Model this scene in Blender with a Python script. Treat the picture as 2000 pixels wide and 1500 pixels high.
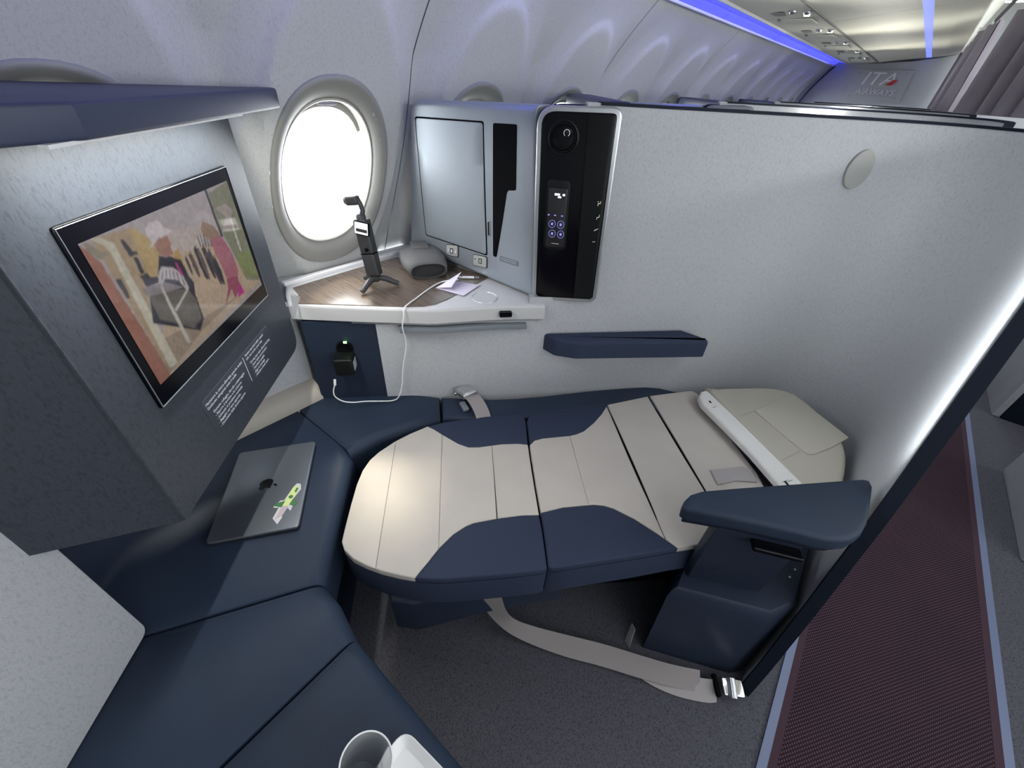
import bpy, bmesh, math, random
import numpy as np
from mathutils import Vector, Matrix

# ------------------------------------------------------------------ camera, world, lights, exposure
for o in list(bpy.data.objects):
    bpy.data.objects.remove(o, do_unlink=True)
SC = bpy.context.scene
COL = SC.collection

cam = bpy.data.cameras.new('camera')
cam.sensor_fit = 'HORIZONTAL'; cam.sensor_width = 36.0
cam.lens = 791.91 / 2000.0 * 36.0
cam.clip_start = 0.01
camo = bpy.data.objects.new('camera', cam); COL.objects.link(camo)
RW = [[0.76102, 0.421569, -0.493080], [0.646668, -0.432434, 0.628348], [0.051667, -0.797045, -0.601706]]
camo.matrix_world = Matrix(((RW[0][0], -RW[0][1], -RW[0][2], 0.0),
                            (RW[1][0], -RW[1][1], -RW[1][2], 0.0),
                            (RW[2][0], -RW[2][1], -RW[2][2], 1.40),
                            (0, 0, 0, 1)))
SC.camera = camo

w = bpy.data.worlds.new('sky'); SC.world = w; w.use_nodes = True
bg = w.node_tree.nodes['Background']
bg.inputs[0].default_value = (0.93, 0.97, 1.0, 1); bg.inputs[1].default_value = 14.0

def light(name, kind, loc, energy, color=(1, 1, 1), target=None, **kw):
    l = bpy.data.lights.new(name, kind); l.energy = energy; l.color = color
    for k, v in kw.items(): setattr(l, k, v)
    o = bpy.data.objects.new(name, l); COL.objects.link(o); o.location = loc
    if target is not None:
        o.rotation_euler = (Vector(target) - Vector(loc)).to_track_quat('-Z', 'Y').to_euler()
    return o
# daylight: low sun coming through the cabin windows
light('sun', 'SUN', (-4, 2, 5), 5.5, (1.0, 0.90, 0.70), target=(-4 + .50, 2 - .26, 5 - .66), angle=0.16)
# sky light entering by the window row on the far side of the cabin (sampling portal only)
pt_ = light('far_window_portal', 'AREA', (2.59, 2.45, 1.22), 1, target=(0, 2.45, 1.22), shape='RECTANGLE', size=8.0, size_y=.44)
pt_.rotation_euler = (math.pi / 2, 0, math.pi / 2); pt_.data.cycles.is_portal = True
# cabin wash lights along the aisle ceiling (white LED)
for i, yy in enumerate((-0.7, 0.7, 2.1, 3.5, 4.9, 6.0)):
    light('aisle_ceiling_light', 'AREA', (0.75, yy, 2.12), (3, 5, 6, 7, 7, 7)[i], (0.80, 0.87, 1.0), target=(0.75, yy, 0), shape='RECTANGLE', size=0.35, size_y=1.2)

# fill lights added out of view across the aisle to brighten the window wall
for i, yy in enumerate((0.1, 1.5, 2.9, 4.3, 5.7)):
    light('cross_aisle_fill', 'AREA', (1.44, yy, 1.74), (6, 8, 8, 8, 7)[i], (0.95, 0.97, 1.0), target=(-1.2, yy, 1.42), shape='RECTANGLE', size=1.2, size_y=.10)

SC.view_settings.view_transform = 'Standard'
try: SC.view_settings.look = 'None'
except Exception: pass
SC.view_settings.gamma = 1.0
SC.view_settings.use_curve_mapping = False
SC.view_settings.exposure = -0.20
try:
    SC.cycles.use_denoising = True
    SC.cycles.max_bounces = 10; SC.cycles.diffuse_bounces = 5
    SC.cycles.sample_clamp_indirect = 6.0
    SC.cycles.caustics_reflective = False; SC.cycles.caustics_refractive = False
except Exception:
    pass
random.seed(4)

# plan outlines (metres, top view) of cushions, table and small flat shapes
FOOT_BEIGE=[(-0.822,0.607),(-0.836,0.544),(-0.843,0.489),(-0.841,0.43),(-0.833,0.392),(-0.814,0.355),(-0.782,0.315),(-0.734,0.266),(-0.678,0.212),(-0.654,0.19),(-0.63,0.182),(-0.594,0.184),(-0.557,0.195),(-0.519,0.211),(-0.48,0.232),(-0.448,0.252),(-0.455,0.296),(-0.463,0.34),(-0.465,0.389),(-0.458,0.428),(-0.45,0.448),(-0.414,0.499),(-0.37,0.553),(-0.337,0.585),(-0.392,0.639),(-0.453,0.699),(-0.524,0.771),(-0.552,0.751),(-0.587,0.715),(-0.631,0.655),(-0.655,0.632),(-0.69,0.621),(-0.759,0.614),(-0.795,0.612)]
FOOT_SEAMS=[[(-0.842,0.494),(-0.699,0.356),(-0.533,0.204)],[(-0.756,0.613),(-0.601,0.471),(-0.462,0.337)],[(-0.605,0.688),(-0.502,0.587),(-0.413,0.502)]]
FOOT_NAVY_A=[(-0.822,0.607),(-0.795,0.612),(-0.759,0.614),(-0.69,0.621),(-0.655,0.632),(-0.631,0.655),(-0.587,0.715),(-0.552,0.751),(-0.524,0.771),(-0.56,0.811),(-0.599,0.854),(-0.624,0.871),(-0.643,0.865),(-0.658,0.85),(-0.736,0.75),(-0.796,0.663)]
FOOT_NAVY_B=[(-0.448,0.252),(-0.455,0.296),(-0.463,0.34),(-0.465,0.389),(-0.458,0.428),(-0.45,0.448),(-0.414,0.499),(-0.37,0.553),(-0.337,0.585),(-0.308,0.559),(-0.267,0.517),(-0.232,0.48),(-0.236,0.468),(-0.286,0.411),(-0.344,0.349),(-0.393,0.297),(-0.424,0.27)]
BACK_BEIGE=[(-0.436,1.133),(-0.426,1.072),(-0.422,1.012),(-0.425,0.95),(-0.436,0.919),(-0.45,0.895),(-0.506,0.827),(-0.52,0.8),(-0.518,0.774),(-0.485,0.74),(-0.414,0.669),(-0.337,0.594),(-0.302,0.65),(-0.243,0.716),(-0.22,0.733),(-0.194,0.743),(-0.135,0.752),(-0.068,0.752),(-0.011,0.749),(0.049,0.823),(0.124,0.925),(0.168,1.014),(0.122,1.1),(0.077,1.164),(-0.029,1.263),(-0.157,1.381),(-0.211,1.439),(-0.235,1.443),(-0.252,1.423),(-0.343,1.295)]
BACK_NAVY_A=[(-0.436,1.133),(-0.426,1.072),(-0.422,1.012),(-0.425,0.95),(-0.436,0.919),(-0.45,0.895),(-0.506,0.827),(-0.52,0.8),(-0.518,0.774),(-0.557,0.815),(-0.597,0.857),(-0.608,0.882),(-0.598,0.904),(-0.536,0.989)]
BACK_NAVY_B=[(-0.337,0.594),(-0.302,0.65),(-0.243,0.716),(-0.22,0.733),(-0.194,0.743),(-0.135,0.752),(-0.068,0.752),(-0.011,0.749),(-0.068,0.675),(-0.12,0.611),(-0.179,0.538),(-0.22,0.487),(-0.232,0.484),(-0.274,0.53)]
BACK_SEAMS=[[(-0.447,0.899),(-0.347,0.798),(-0.254,0.706)],[(-0.436,1.133),(-0.389,1.08)],[(-0.092,0.794),(-0.059,0.753)],[(-0.346,1.292),(-0.289,1.226)]]
BACK_SLITS=[[(-0.395,1.086),(-0.283,0.982),(-0.171,0.873),(-0.089,0.792)],[(-0.295,1.236),(-0.198,1.144),(-0.089,1.046),(-0.008,0.968)]]
SIDE_STRIP=[(-0.819,0.67),(-0.912,0.748),(-0.85,0.8),(-0.772,0.867),(-0.708,0.937),(-0.646,1.014),(-0.537,1.164),(-0.444,1.281),(-0.388,1.345),(-0.34,1.382),(-0.257,1.409),(-0.339,1.286),(-0.433,1.14),(-0.536,0.989),(-0.616,0.875),(-0.721,0.76)]
BENCH_A=[(-1.223,0.358),(-1.231,0.427),(-1.225,0.482),(-1.19,0.542),(-1.091,0.639),(-0.922,0.747),(-0.824,0.665),(-0.861,0.563),(-0.893,0.476),(-0.899,0.424),(-0.892,0.377),(-0.916,0.366)]
BENCH_B_IN=[(-0.916,0.363),(-0.881,0.364),(-0.846,0.333),(-0.771,0.266),(-0.688,0.193),(-0.638,0.146),(-0.594,0.108)]
BENCH_CD=[(-0.592,0.107),(-0.583,0.112),(-0.534,0.108),(-0.441,0.092),(-0.395,0.093),(-0.27,0.096),(-0.124,0.1),(-0.433,-0.166),(-0.753,-0.18)]
HEAD_PAD=[(-0.17,1.418),(-0.162,1.464),(-0.091,1.543),(-0.016,1.615),(0.05,1.644),(0.115,1.621),(0.181,1.563),(0.236,1.501),(0.264,1.43),(0.276,1.352),(0.279,1.247),(0.278,1.149),(0.223,1.099),(0.174,1.155)]
HEAD_BAND=[(-0.193,1.359),(-0.198,1.396),(-0.186,1.417),(-0.167,1.41),(-0.051,1.332),(0.068,1.247),(0.179,1.168),(0.233,1.104),(0.184,1.059),(0.133,1.108),(0.038,1.185),(-0.061,1.254),(-0.169,1.325)]
HEAD_FLAP=[(-0.014,1.412),(0.022,1.51),(0.064,1.626),(0.163,1.556),(0.262,1.488),(0.224,1.391),(0.187,1.317),(0.173,1.303),(0.155,1.308),(0.072,1.358)]
HEAD_TAB=[(-0.039,1.07),(0.029,1.153),(0.054,1.162),(0.085,1.122),(0.034,1.082),(-0.002,1.028)]
ARM_TOP=[(-0.039,0.678),(-0.043,0.698),(-0.039,0.723),(-0.023,0.751),(0.043,0.825),(0.176,0.969),(0.255,1.055),(0.27,1.062),(0.278,1.042),(0.279,0.975),(0.278,0.912),(0.271,0.87),(0.256,0.838),(0.236,0.816),(0.211,0.798),(0.168,0.779),(0.06,0.725),(-0.026,0.674)]
TABLE=[(-1.225,0.438),(-1.065,0.576),(-0.951,0.68),(-0.903,0.74),(-0.856,0.805),(-0.777,0.909),(-0.682,1.014)]
WOOD=[(-1.212,0.456),(-1.264,0.491),(-1.323,0.502),(-1.326,0.553),(-1.332,0.749),(-1.332,0.907),(-1.307,0.961),(-1.161,1.017),(-1.02,1.028),(-0.953,1.038),(-0.93,0.876),(-0.919,0.808),(-0.919,0.754),(-0.932,0.72),(-0.96,0.686),(-1.074,0.581)]
LAPTOP=[(-0.874,-0.031),(-0.758,0.138),(-1.004,0.319),(-1.119,0.144)]
STICKER=[(-0.827,0.106),(-0.802,0.106),(-0.813,0.124),(-0.826,0.127),(-0.835,0.146),(-0.817,0.147),(-0.83,0.161),(-0.846,0.167),(-0.863,0.199),(-0.88,0.207),(-0.889,0.201),(-0.883,0.187),(-0.86,0.152),(-0.866,0.145),(-0.859,0.122),(-0.85,0.128),(-0.849,0.133)]
APPLE=[(-0.945,0.123),(-0.935,0.127),(-0.936,0.138),(-0.927,0.144),(-0.932,0.151),(-0.945,0.163),(-0.958,0.159),(-0.964,0.146),(-0.961,0.134),(-0.951,0.129)]
LEAF=[(-0.934,0.159),(-0.925,0.163),(-0.92,0.16)]
CASE=[(-1.262,0.887),(-1.311,0.932),(-1.316,0.97),(-1.286,1.022),(-1.257,1.019),(-1.124,0.979),(-1.075,0.943),(-1.042,0.875),(-1.048,0.823),(-1.079,0.815),(-1.15,0.839),(-1.214,0.855)]
PAPER=[(-1.005,0.833),(-0.899,0.858),(-0.923,0.959),(-1.02,0.912)]
PICTURE=[((0.52,0.45,0.45),[(-0.01,1.008),(1.002,0.996),(1.0,0.042),(-0.034,-0.05)]),((0.62,0.52,0.47),[(0.233,0.916),(0.67,0.773),(0.595,0.605),(0.342,0.702)]),((0.62,0.47,0.33),[(0.337,0.693),(0.495,0.664),(0.711,0.601),(1.0,0.042),(0.816,0.046),(0.002,-0.008)]),((0.42,0.31,0.22),[(0.4,0.164),(0.701,0.097),(0.364,0.088),(0.002,-0.008),(0.066,0.265)]),((0.42,0.17,0.11),[(0.0,0.992),(0.019,0.95),(0.044,0.866),(0.051,0.655),(0.066,0.265),(0.068,-0.076),(-0.005,0.0)]),((0.5,0.36,0.22),[(0.056,1.0),(0.143,0.983),(0.231,0.971),(0.26,0.807),(0.306,0.714),(0.245,0.597),(0.175,0.613),(0.126,0.403),(0.119,0.202),(0.073,0.092)]),((0.62,0.43,0.18),[(0.231,0.971),(0.255,0.962),(0.299,0.878),(0.318,0.744),(0.306,0.697),(0.231,0.634),(0.221,0.651)]),((0.6,0.36,0.13),[(0.396,0.706),(0.442,0.718),(0.43,0.584),(0.403,0.525),(0.379,0.622)]),((0.3,0.3,0.2),[(0.803,0.966),(1.002,0.996),(1.005,0.05),(0.864,0.155),(0.828,0.445),(0.794,0.668)]),((0.3,0.34,0.14),[(0.84,0.412),(1.027,0.374),(0.993,0.105),(0.862,0.185)]),((0.5,0.42,0.38),[(0.813,0.845),(0.92,0.836),(0.956,0.769),(0.913,0.697),(0.939,0.63),(0.794,0.647),(0.874,0.739)]),((0.72,0.66,0.52),[(0.053,0.996),(0.092,0.992),(0.136,0.924),(0.136,0.239),(0.136,0.029),(0.085,0.042),(0.102,0.891),(0.09,0.941)]),((0.35,0.29,0.2),[(0.017,0.996),(0.041,0.987),(0.063,0.924),(0.1,0.887),(0.049,0.878),(0.017,0.945)]),((0.03,0.03,0.04),[(0.167,0.933),(0.184,0.924),(0.197,0.84),(0.216,0.828),(0.214,0.811),(0.172,0.819)]),((0.03,0.03,0.04),[(0.187,0.807),(0.206,0.798),(0.201,0.689),(0.18,0.693)]),((0.04,0.035,0.04),[(0.172,0.689),(0.214,0.681),(0.218,0.647),(0.257,0.622),(0.245,0.588),(0.177,0.605)]),((0.06,0.05,0.05),[(0.061,0.744),(0.085,0.735),(0.083,0.605),(0.066,0.609)]),((0.05,0.045,0.055),[(0.451,0.63),(0.468,0.626),(0.468,0.559),(0.461,0.492),(0.454,0.496),(0.451,0.563)]),((0.22,0.13,0.1),[(0.459,0.643),(0.471,0.647),(0.464,0.63),(0.454,0.626)]),((0.09,0.07,0.07),[(0.485,0.643),(0.51,0.63),(0.51,0.534),(0.5,0.445),(0.488,0.454),(0.483,0.542)]),((0.22,0.13,0.1),[(0.495,0.651),(0.51,0.655),(0.505,0.634),(0.493,0.634)]),((0.04,0.04,0.05),[(0.534,0.664),(0.561,0.651),(0.563,0.513),(0.551,0.391),(0.534,0.399),(0.529,0.521)]),((0.22,0.13,0.1),[(0.546,0.672),(0.561,0.676),(0.558,0.655),(0.544,0.655)]),((0.16,0.12,0.11),[(0.551,0.626),(0.573,0.618),(0.575,0.492),(0.563,0.378),(0.553,0.387),(0.546,0.5)]),((0.22,0.13,0.1),[(0.561,0.639),(0.575,0.643),(0.57,0.622),(0.558,0.622)]),((0.05,0.045,0.055),[(0.59,0.63),(0.617,0.618),(0.621,0.479),(0.609,0.353),(0.595,0.366),(0.587,0.487)]),((0.22,0.13,0.1),[(0.602,0.643),(0.617,0.643),(0.614,0.622),(0.6,0.622)]),((0.09,0.07,0.07),[(0.617,0.58),(0.648,0.567),(0.653,0.412),(0.641,0.277),(0.624,0.29),(0.612,0.424)]),((0.22,0.13,0.1),[(0.629,0.592),(0.648,0.592),(0.646,0.571),(0.629,0.571)]),((0.04,0.04,0.05),[(0.638,0.513),(0.665,0.504),(0.672,0.374),(0.66,0.261),(0.646,0.273),(0.633,0.387)]),((0.22,0.13,0.1),[(0.648,0.525),(0.665,0.529),(0.663,0.508),(0.646,0.504)]),((0.16,0.12,0.11),[(0.493,0.605),(0.512,0.601),(0.512,0.521),(0.505,0.45),(0.495,0.458),(0.493,0.529)]),((0.22,0.13,0.1),[(0.502,0.618),(0.515,0.622),(0.51,0.605),(0.5,0.601)]),((0.05,0.045,0.055),[(0.587,0.555),(0.612,0.546),(0.614,0.454),(0.607,0.366),(0.595,0.374),(0.587,0.462)]),((0.22,0.13,0.1),[(0.6,0.567),(0.612,0.571),(0.609,0.55),(0.595,0.55)]),((0.06,0.06,0.07),[(0.595,0.731),(0.6,0.727),(0.595,0.639),(0.587,0.639)]),((0.06,0.06,0.07),[(0.619,0.727),(0.624,0.727),(0.612,0.626),(0.607,0.626)]),((0.06,0.06,0.07),[(0.643,0.727),(0.648,0.727),(0.633,0.613),(0.626,0.618)]),((0.06,0.06,0.07),[(0.67,0.727),(0.672,0.727),(0.653,0.605),(0.646,0.605)]),((0.06,0.06,0.07),[(0.694,0.727),(0.699,0.727),(0.675,0.592),(0.667,0.592)]),((0.78,0.68,0.7),[(0.306,0.924),(0.345,0.95),(0.391,0.945),(0.405,0.916),(0.403,0.887),(0.451,0.845),(0.41,0.832),(0.352,0.836),(0.313,0.815),(0.274,0.803),(0.313,0.836),(0.301,0.887)]),((0.45,0.22,0.15),[(0.313,0.815),(0.354,0.836),(0.41,0.832),(0.41,0.782),(0.415,0.769),(0.4,0.752),(0.396,0.697),(0.352,0.702),(0.318,0.744)]),((0.02,0.02,0.03),[(0.313,0.739),(0.352,0.702),(0.376,0.697),(0.393,0.668),(0.425,0.639),(0.427,0.58),(0.43,0.5),(0.444,0.441),(0.42,0.361),(0.405,0.155),(0.347,0.097),(0.119,0.382),(0.165,0.538),(0.248,0.567),(0.267,0.647)]),((0.16,0.14,0.12),[(0.165,0.576),(0.257,0.513),(0.388,0.429),(0.41,0.315),(0.391,0.172),(0.318,0.147),(0.16,0.374)]),((0.32,0.28,0.28),[(0.15,0.613),(0.282,0.563),(0.371,0.458),(0.255,0.504),(0.16,0.55)]),((0.62,0.56,0.55),[(0.299,0.668),(0.359,0.622),(0.393,0.55),(0.4,0.429),(0.379,0.424),(0.354,0.525),(0.33,0.55),(0.289,0.584),(0.252,0.555),(0.248,0.597),(0.277,0.651)]),((0.08,0.07,0.08),[(0.299,0.651),(0.301,0.647),(0.272,0.588),(0.267,0.592)]),((0.08,0.07,0.08),[(0.313,0.634),(0.318,0.63),(0.291,0.567),(0.289,0.571)]),((0.08,0.07,0.08),[(0.33,0.618),(0.335,0.613),(0.313,0.542),(0.311,0.546)]),((0.08,0.07,0.08),[(0.347,0.597),(0.354,0.597),(0.335,0.517),(0.33,0.521)]),((0.08,0.07,0.08),[(0.364,0.58),(0.371,0.576),(0.359,0.492),(0.354,0.496)]),((0.08,0.07,0.08),[(0.386,0.563),(0.388,0.559),(0.383,0.466),(0.376,0.471)]),((0.55,0.05,0.28),[(0.381,0.647),(0.396,0.63),(0.398,0.525),(0.383,0.546)]),((0.66,0.62,0.55),[(0.245,0.559),(0.257,0.55),(0.255,0.424),(0.262,0.076),(0.238,0.088),(0.238,0.429)]),((0.66,0.62,0.55),[(0.383,0.433),(0.393,0.424),(0.265,0.345),(0.255,0.361)]),((0.6,0.52,0.52),[(0.621,0.845),(0.665,0.866),(0.714,0.874),(0.767,0.807),(0.789,0.634),(0.752,0.723),(0.675,0.811),(0.653,0.761),(0.619,0.807)]),((0.4,0.25,0.17),[(0.672,0.803),(0.745,0.731),(0.774,0.634),(0.689,0.634),(0.65,0.681),(0.636,0.748)]),((0.5,0.17,0.22),[(0.682,0.643),(0.774,0.634),(0.813,0.475),(0.816,0.277),(0.772,0.21),(0.694,0.269),(0.689,0.412),(0.675,0.525)]),((0.42,0.1,0.16),[(0.689,0.29),(0.789,0.248),(0.782,0.151),(0.697,0.088),(0.699,0.189),(0.595,0.109),(0.67,0.214)]),((0.7,0.03,0.35),[(0.786,0.189),(0.799,0.076),(0.723,0.08)]),((0.05,0.05,0.06),[(0.779,1.042),(0.799,1.038),(0.794,0.613),(0.774,0.622)]),((0.7,0.65,0.6),[(0.905,0.714),(0.922,0.706),(0.915,0.412),(0.898,0.424)])]

# ------------------------------------------------------------------ materials
MATS = {}
def nt(name):
    m = bpy.data.materials.new(name); m.use_nodes = True
    b = m.node_tree.nodes['Principled BSDF']; MATS[name] = m
    return m, m.node_tree, b
def plain(name, col, rough=0.5, metal=0.0, spec=0.5, bump=0.0, bscale=400, emit=None, es=0.0, coat=0.0, var=0.0, vscale=8):
    m, t, b = nt(name)
    b.inputs['Base Color'].default_value = (*col, 1); b.inputs['Roughness'].default_value = rough
    b.inputs['Metallic'].default_value = metal; b.inputs['Specular IOR Level'].default_value = spec
    b.inputs['Coat Weight'].default_value = coat
    if emit: b.inputs['Emission Color'].default_value = (*emit, 1); b.inputs['Emission Strength'].default_value = es
    tc = t.nodes.new('ShaderNodeTexCoord')
    if bump:
        n = t.nodes.new('ShaderNodeTexNoise'); n.inputs['Scale'].default_value = bscale; n.inputs['Detail'].default_value = 3
        bp = t.nodes.new('ShaderNodeBump'); bp.inputs['Strength'].default_value = bump; bp.inputs['Distance'].default_value = 0.002
        t.links.new(tc.outputs['Object'], n.inputs['Vector']); t.links.new(n.outputs['Fac'], bp.inputs['Height']); t.links.new(bp.outputs['Normal'], b.inputs['Normal'])
    if var:
        n = t.nodes.new('ShaderNodeTexNoise'); n.inputs['Scale'].default_value = vscale; n.inputs['Detail'].default_value = 5
        r = t.nodes.new('ShaderNodeValToRGB'); e = r.color_ramp.elements
        e[0].position = .3; e[1].position = .7
        e[0].color = (*[c * (1 - var) for c in col], 1); e[1].color = (*[min(1, c * (1 + var)) for c in col], 1)
        t.links.new(tc.outputs['Object'], n.inputs['Vector']); t.links.new(n.outputs['Fac'], r.inputs['Fac']); t.links.new(r.outputs['Color'], b.inputs['Base Color'])
    return m
def speckle(name, col, fleck, rough=0.5, amt=0.5, scale=170, fine=1.0):
    """felt-like laminate: light ground with short dark flecks"""
    m, t, b = nt(name); b.inputs['Roughness'].default_value = rough; b.inputs['Specular IOR Level'].default_value = .3
    tc = t.nodes.new('ShaderNodeTexCoord'); mp = t.nodes.new('ShaderNodeMapping'); mp.inputs['Rotation'].default_value = (.5, .3, .7); mp.inputs['Scale'].default_value = (1, 1, .42)
    t.links.new(tc.outputs['Object'], mp.inputs['Vector'])
    n = t.nodes.new('ShaderNodeTexNoise'); n.inputs['Scale'].default_value = scale; n.inputs['Detail'].default_value = 3; n.inputs['Roughness'].default_value = .6
    r = t.nodes.new('ShaderNodeValToRGB'); r.color_ramp.elements[0].position = .33; r.color_ramp.elements[1].position = .50
    r.color_ramp.elements[0].color = (*fleck, 1); r.color_ramp.elements[1].color = (*col, 1)
    n2 = t.nodes.new('ShaderNodeTexNoise'); n2.inputs['Scale'].default_value = scale * 2.2 * fine; n2.inputs['Detail'].default_value = 2
    r2 = t.nodes.new('ShaderNodeValToRGB'); r2.color_ramp.elements[0].position = .35; r2.color_ramp.elements[1].position = .65
    r2.color_ramp.elements[0].color = (1 - .16 * amt * 2,) * 3 + (1,); r2.color_ramp.elements[1].color = (1, 1, 1, 1)
    mx = t.nodes.new('ShaderNodeMix'); mx.data_type = 'RGBA'; mx.blend_type = 'MULTIPLY'; mx.inputs['Factor'].default_value = 1
    t.links.new(mp.outputs[0], n.inputs['Vector']); t.links.new(tc.outputs['Object'], n2.inputs['Vector'])
    t.links.new(n.outputs['Fac'], r.inputs['Fac']); t.links.new(n2.outputs['Fac'], r2.inputs['Fac'])
    t.links.new(r.outputs['Color'], mx.inputs['A']); t.links.new(r2.outputs['Color'], mx.inputs['B']); t.links.new(mx.outputs['Result'], b.inputs['Base Color'])
    return m
speckle('laminate', (.485, .495, .52), (.41, .42, .445), .5, .4, 260)
speckle('sidewall', (.54, .55, .55), (.47, .48, .49), .55, .3, 240)
speckle('pod_laminate', (.050, .058, .074), (.036, .042, .054), .42, .4, 230)
speckle('carpet', (.108, .108, .132), (.055, .055, .064), .95, 1.6, 210, 1.4)
speckle('carpet_centre', (.115, .115, .13), (.06, .06, .068), .95, 1.0, 130, 1.6)
plain('navy', (.017, .026, .047), .5, spec=.3, bump=.18, bscale=700)
plain('navy_leather', (.020, .032, .056), .55, spec=.22, bump=.25, bscale=900, var=.12, vscale=5)
plain('navy_fabric', (.026, .037, .070), .75, bump=.35, bscale=1500, spec=.25)
plain('navy_dark', (.008, .012, .024), .6, spec=.15)
plain('hood_navy', (.035, .045, .085), .5, bump=.1, bscale=800)
plain('beige', (.50, .465, .425), .8, bump=.4, bscale=1500, spec=.2, var=.03, vscale=12)
plain('beige_leather', (.42, .395, .34), .55, bump=.3, bscale=900)
plain('beige_trim', (.40, .37, .32), .6)
plain('white_cloth', (.72, .71, .69), .8, bump=.3, bscale=900)
plain('strap', (.27, .245, .245), .7, bump=.3, bscale=1600)
plain('strap_light', (.36, .335, .335), .7, bump=.3, bscale=1600)
plain('silver', (.62, .64, .66), .32, metal=.9)
plain('chrome', (.75, .75, .76), .12, metal=1.0)
plain('satin_grey', (.36, .40, .44), .38, metal=.55, var=.05, vscale=6)
plain('table_white', (.50, .50, .505), .35)
plain('grey_plastic', (.16, .18, .20), .4)
plain('button_grey', (.35, .35, .33), .45)
plain('gloss_black', (.003, .003, .005), .16, spec=.22)
plain('satin_black', (.008, .009, .009), .4, spec=.2)
plain('matt_black', (.003, .003, .004), .8, spec=.08)
plain('camera_grey', (.030, .031, .033), .5)
plain('case_grey', (.10, .10, .097), .75, bump=.3, bscale=600)
plain('case_dark', (.02, .02, .022), .8)
plain('white_plastic', (.80, .80, .80), .35)
plain('paper', (.70, .66, .78), .6)
plain('print_white', (.62, .64, .72), .6)
plain('print_grey', (.40, .41, .45), .6)
plain('laptop', (.17, .19, .215), .40, metal=.75)
plain('laptop_dark', (.03, .033, .04), .4, metal=.5)
plain('logo_dark', (.035, .035, .04), .15, metal=.8)
plain('ring_grey', (.27, .27, .255), .5)
plain('ring_inner', (.42, .41, .37), .45)
plain('shade_purple', (.34, .33, .40), .5)
plain('ceiling_cream', (.72, .71, .60), .5, var=.06, vscale=1.6)
plain('ceiling_seam', (.25, .25, .23), .6)
plain('bulkhead', (.42, .43, .45), .5, var=.04, vscale=5)
plain('curtain', (.19, .17, .20), .8, bump=.3, bscale=500, var=.15, vscale=4)
plain('rail_dark', (.02, .02, .022), .5)
plain('aisle_strip', (.14, .17, .28), .5)
plain('red', (.45, .03, .04), .5)
plain('sticker_white', (.60, .58, .60), .5)
plain('sticker_green', (.05, .18, .06), .5)
plain('sticker_yellow', (.62, .72, .28), .5)
plain('sticker_pink', (.50, .42, .47), .5)
plain('emit_blue', (.1, .1, .2), .5, emit=(.07, .08, 1.0), es=1.25)
plain('emit_blue_soft', (.1, .1, .2), .5, emit=(.20, .26, 1.0), es=1.3)
plain('emit_green', (.1, .4, .1), .5, emit=(.3, 1, .25), es=5)
plain('emit_white', (.8, .8, .8), .5, emit=(1, 1, .96), es=2.0)
plain('emit_icon', (.5, .5, .5), .5, emit=(.75, .7, .62), es=.5)
plain('emit_violet', (.2, .2, .4), .5, emit=(.32, .30, .9), es=.7)
plain('screen_dim', (.02, .02, .024), .25)
# clear plastic and window pane
m, t, b = nt('clear_plastic'); b.inputs['Transmission Weight'].default_value = .78; b.inputs['Roughness'].default_value = .16; b.inputs['IOR'].default_value = 1.35; b.inputs['Base Color'].default_value = (.93, .94, .95, 1)
m, t, b = nt('pane')
tr = t.nodes.new('ShaderNodeBsdfTransparent'); gl = t.nodes.new('ShaderNodeBsdfGlossy'); gl.inputs['Roughness'].default_value = .05
mx = t.nodes.new('ShaderNodeMixShader'); mx.inputs[0].default_value = .05
t.links.new(tr.outputs[0], mx.inputs[1]); t.links.new(gl.outputs[0], mx.inputs[2]); t.links.new(mx.outputs[0], t.nodes['Material Output'].inputs['Surface'])
# walnut table veneer: fine grain along the table
m, t, b = nt('walnut'); b.inputs['Roughness'].default_value = .20; b.inputs['Coat Weight'].default_value = .3; b.inputs['Coat Roughness'].default_value = .18
tc = t.nodes.new('ShaderNodeTexCoord'); mp = t.nodes.new('ShaderNodeMapping'); mp.inputs['Rotation'].default_value = (0, 0, .55); mp.inputs['Scale'].default_value = (7, 90, 30)
n = t.nodes.new('ShaderNodeTexNoise'); n.inputs['Scale'].default_value = 1.6; n.inputs['Detail'].default_value = 6; n.inputs['Roughness'].default_value = .65
r = t.nodes.new('ShaderNodeValToRGB'); r.color_ramp.elements[0].position = .32; r.color_ramp.elements[1].position = .70
r.color_ramp.elements[0].color = (.080, .060, .047, 1); r.color_ramp.elements[1].color = (.150, .116, .092, 1)
t.links.new(tc.outputs['Object'], mp.inputs[0]); t.links.new(mp.outputs[0], n.inputs['Vector']); t.links.new(n.outputs['Fac'], r.inputs[0]); t.links.new(r.outputs[0], b.inputs['Base Color'])
# aisle runner: dark aubergine weave with rows of lighter dots
m, t, b = nt('runner'); b.inputs['Roughness'].default_value = .95; b.inputs['Specular IOR Level'].default_value = .1
tc = t.nodes.new('ShaderNodeTexCoord'); sp = t.nodes.new('ShaderNodeSeparateXYZ'); t.links.new(tc.outputs['Object'], sp.inputs[0])
def mnode(op, a, bb=None):
    q = t.nodes.new('ShaderNodeMath'); q.operation = op
    for i, v in enumerate((a, bb)):
        if v is None: continue
        if isinstance(v, (int, float)): q.inputs[i].default_value = v
        else: t.links.new(v, q.inputs[i])
    return q.outputs[0]
kx, ky = math.pi / .0046, math.pi / .0064
ry = mnode('MULTIPLY', sp.outputs['Y'], ky)
sx = mnode('SINE', mnode('MULTIPLY', sp.outputs['X'], kx)); sy = mnode('SINE', ry)
dots = mnode('MULTIPLY', sx, sy)
r = t.nodes.new('ShaderNodeValToRGB'); r.color_ramp.elements[0].position = .30; r.color_ramp.elements[1].position = .75
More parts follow.
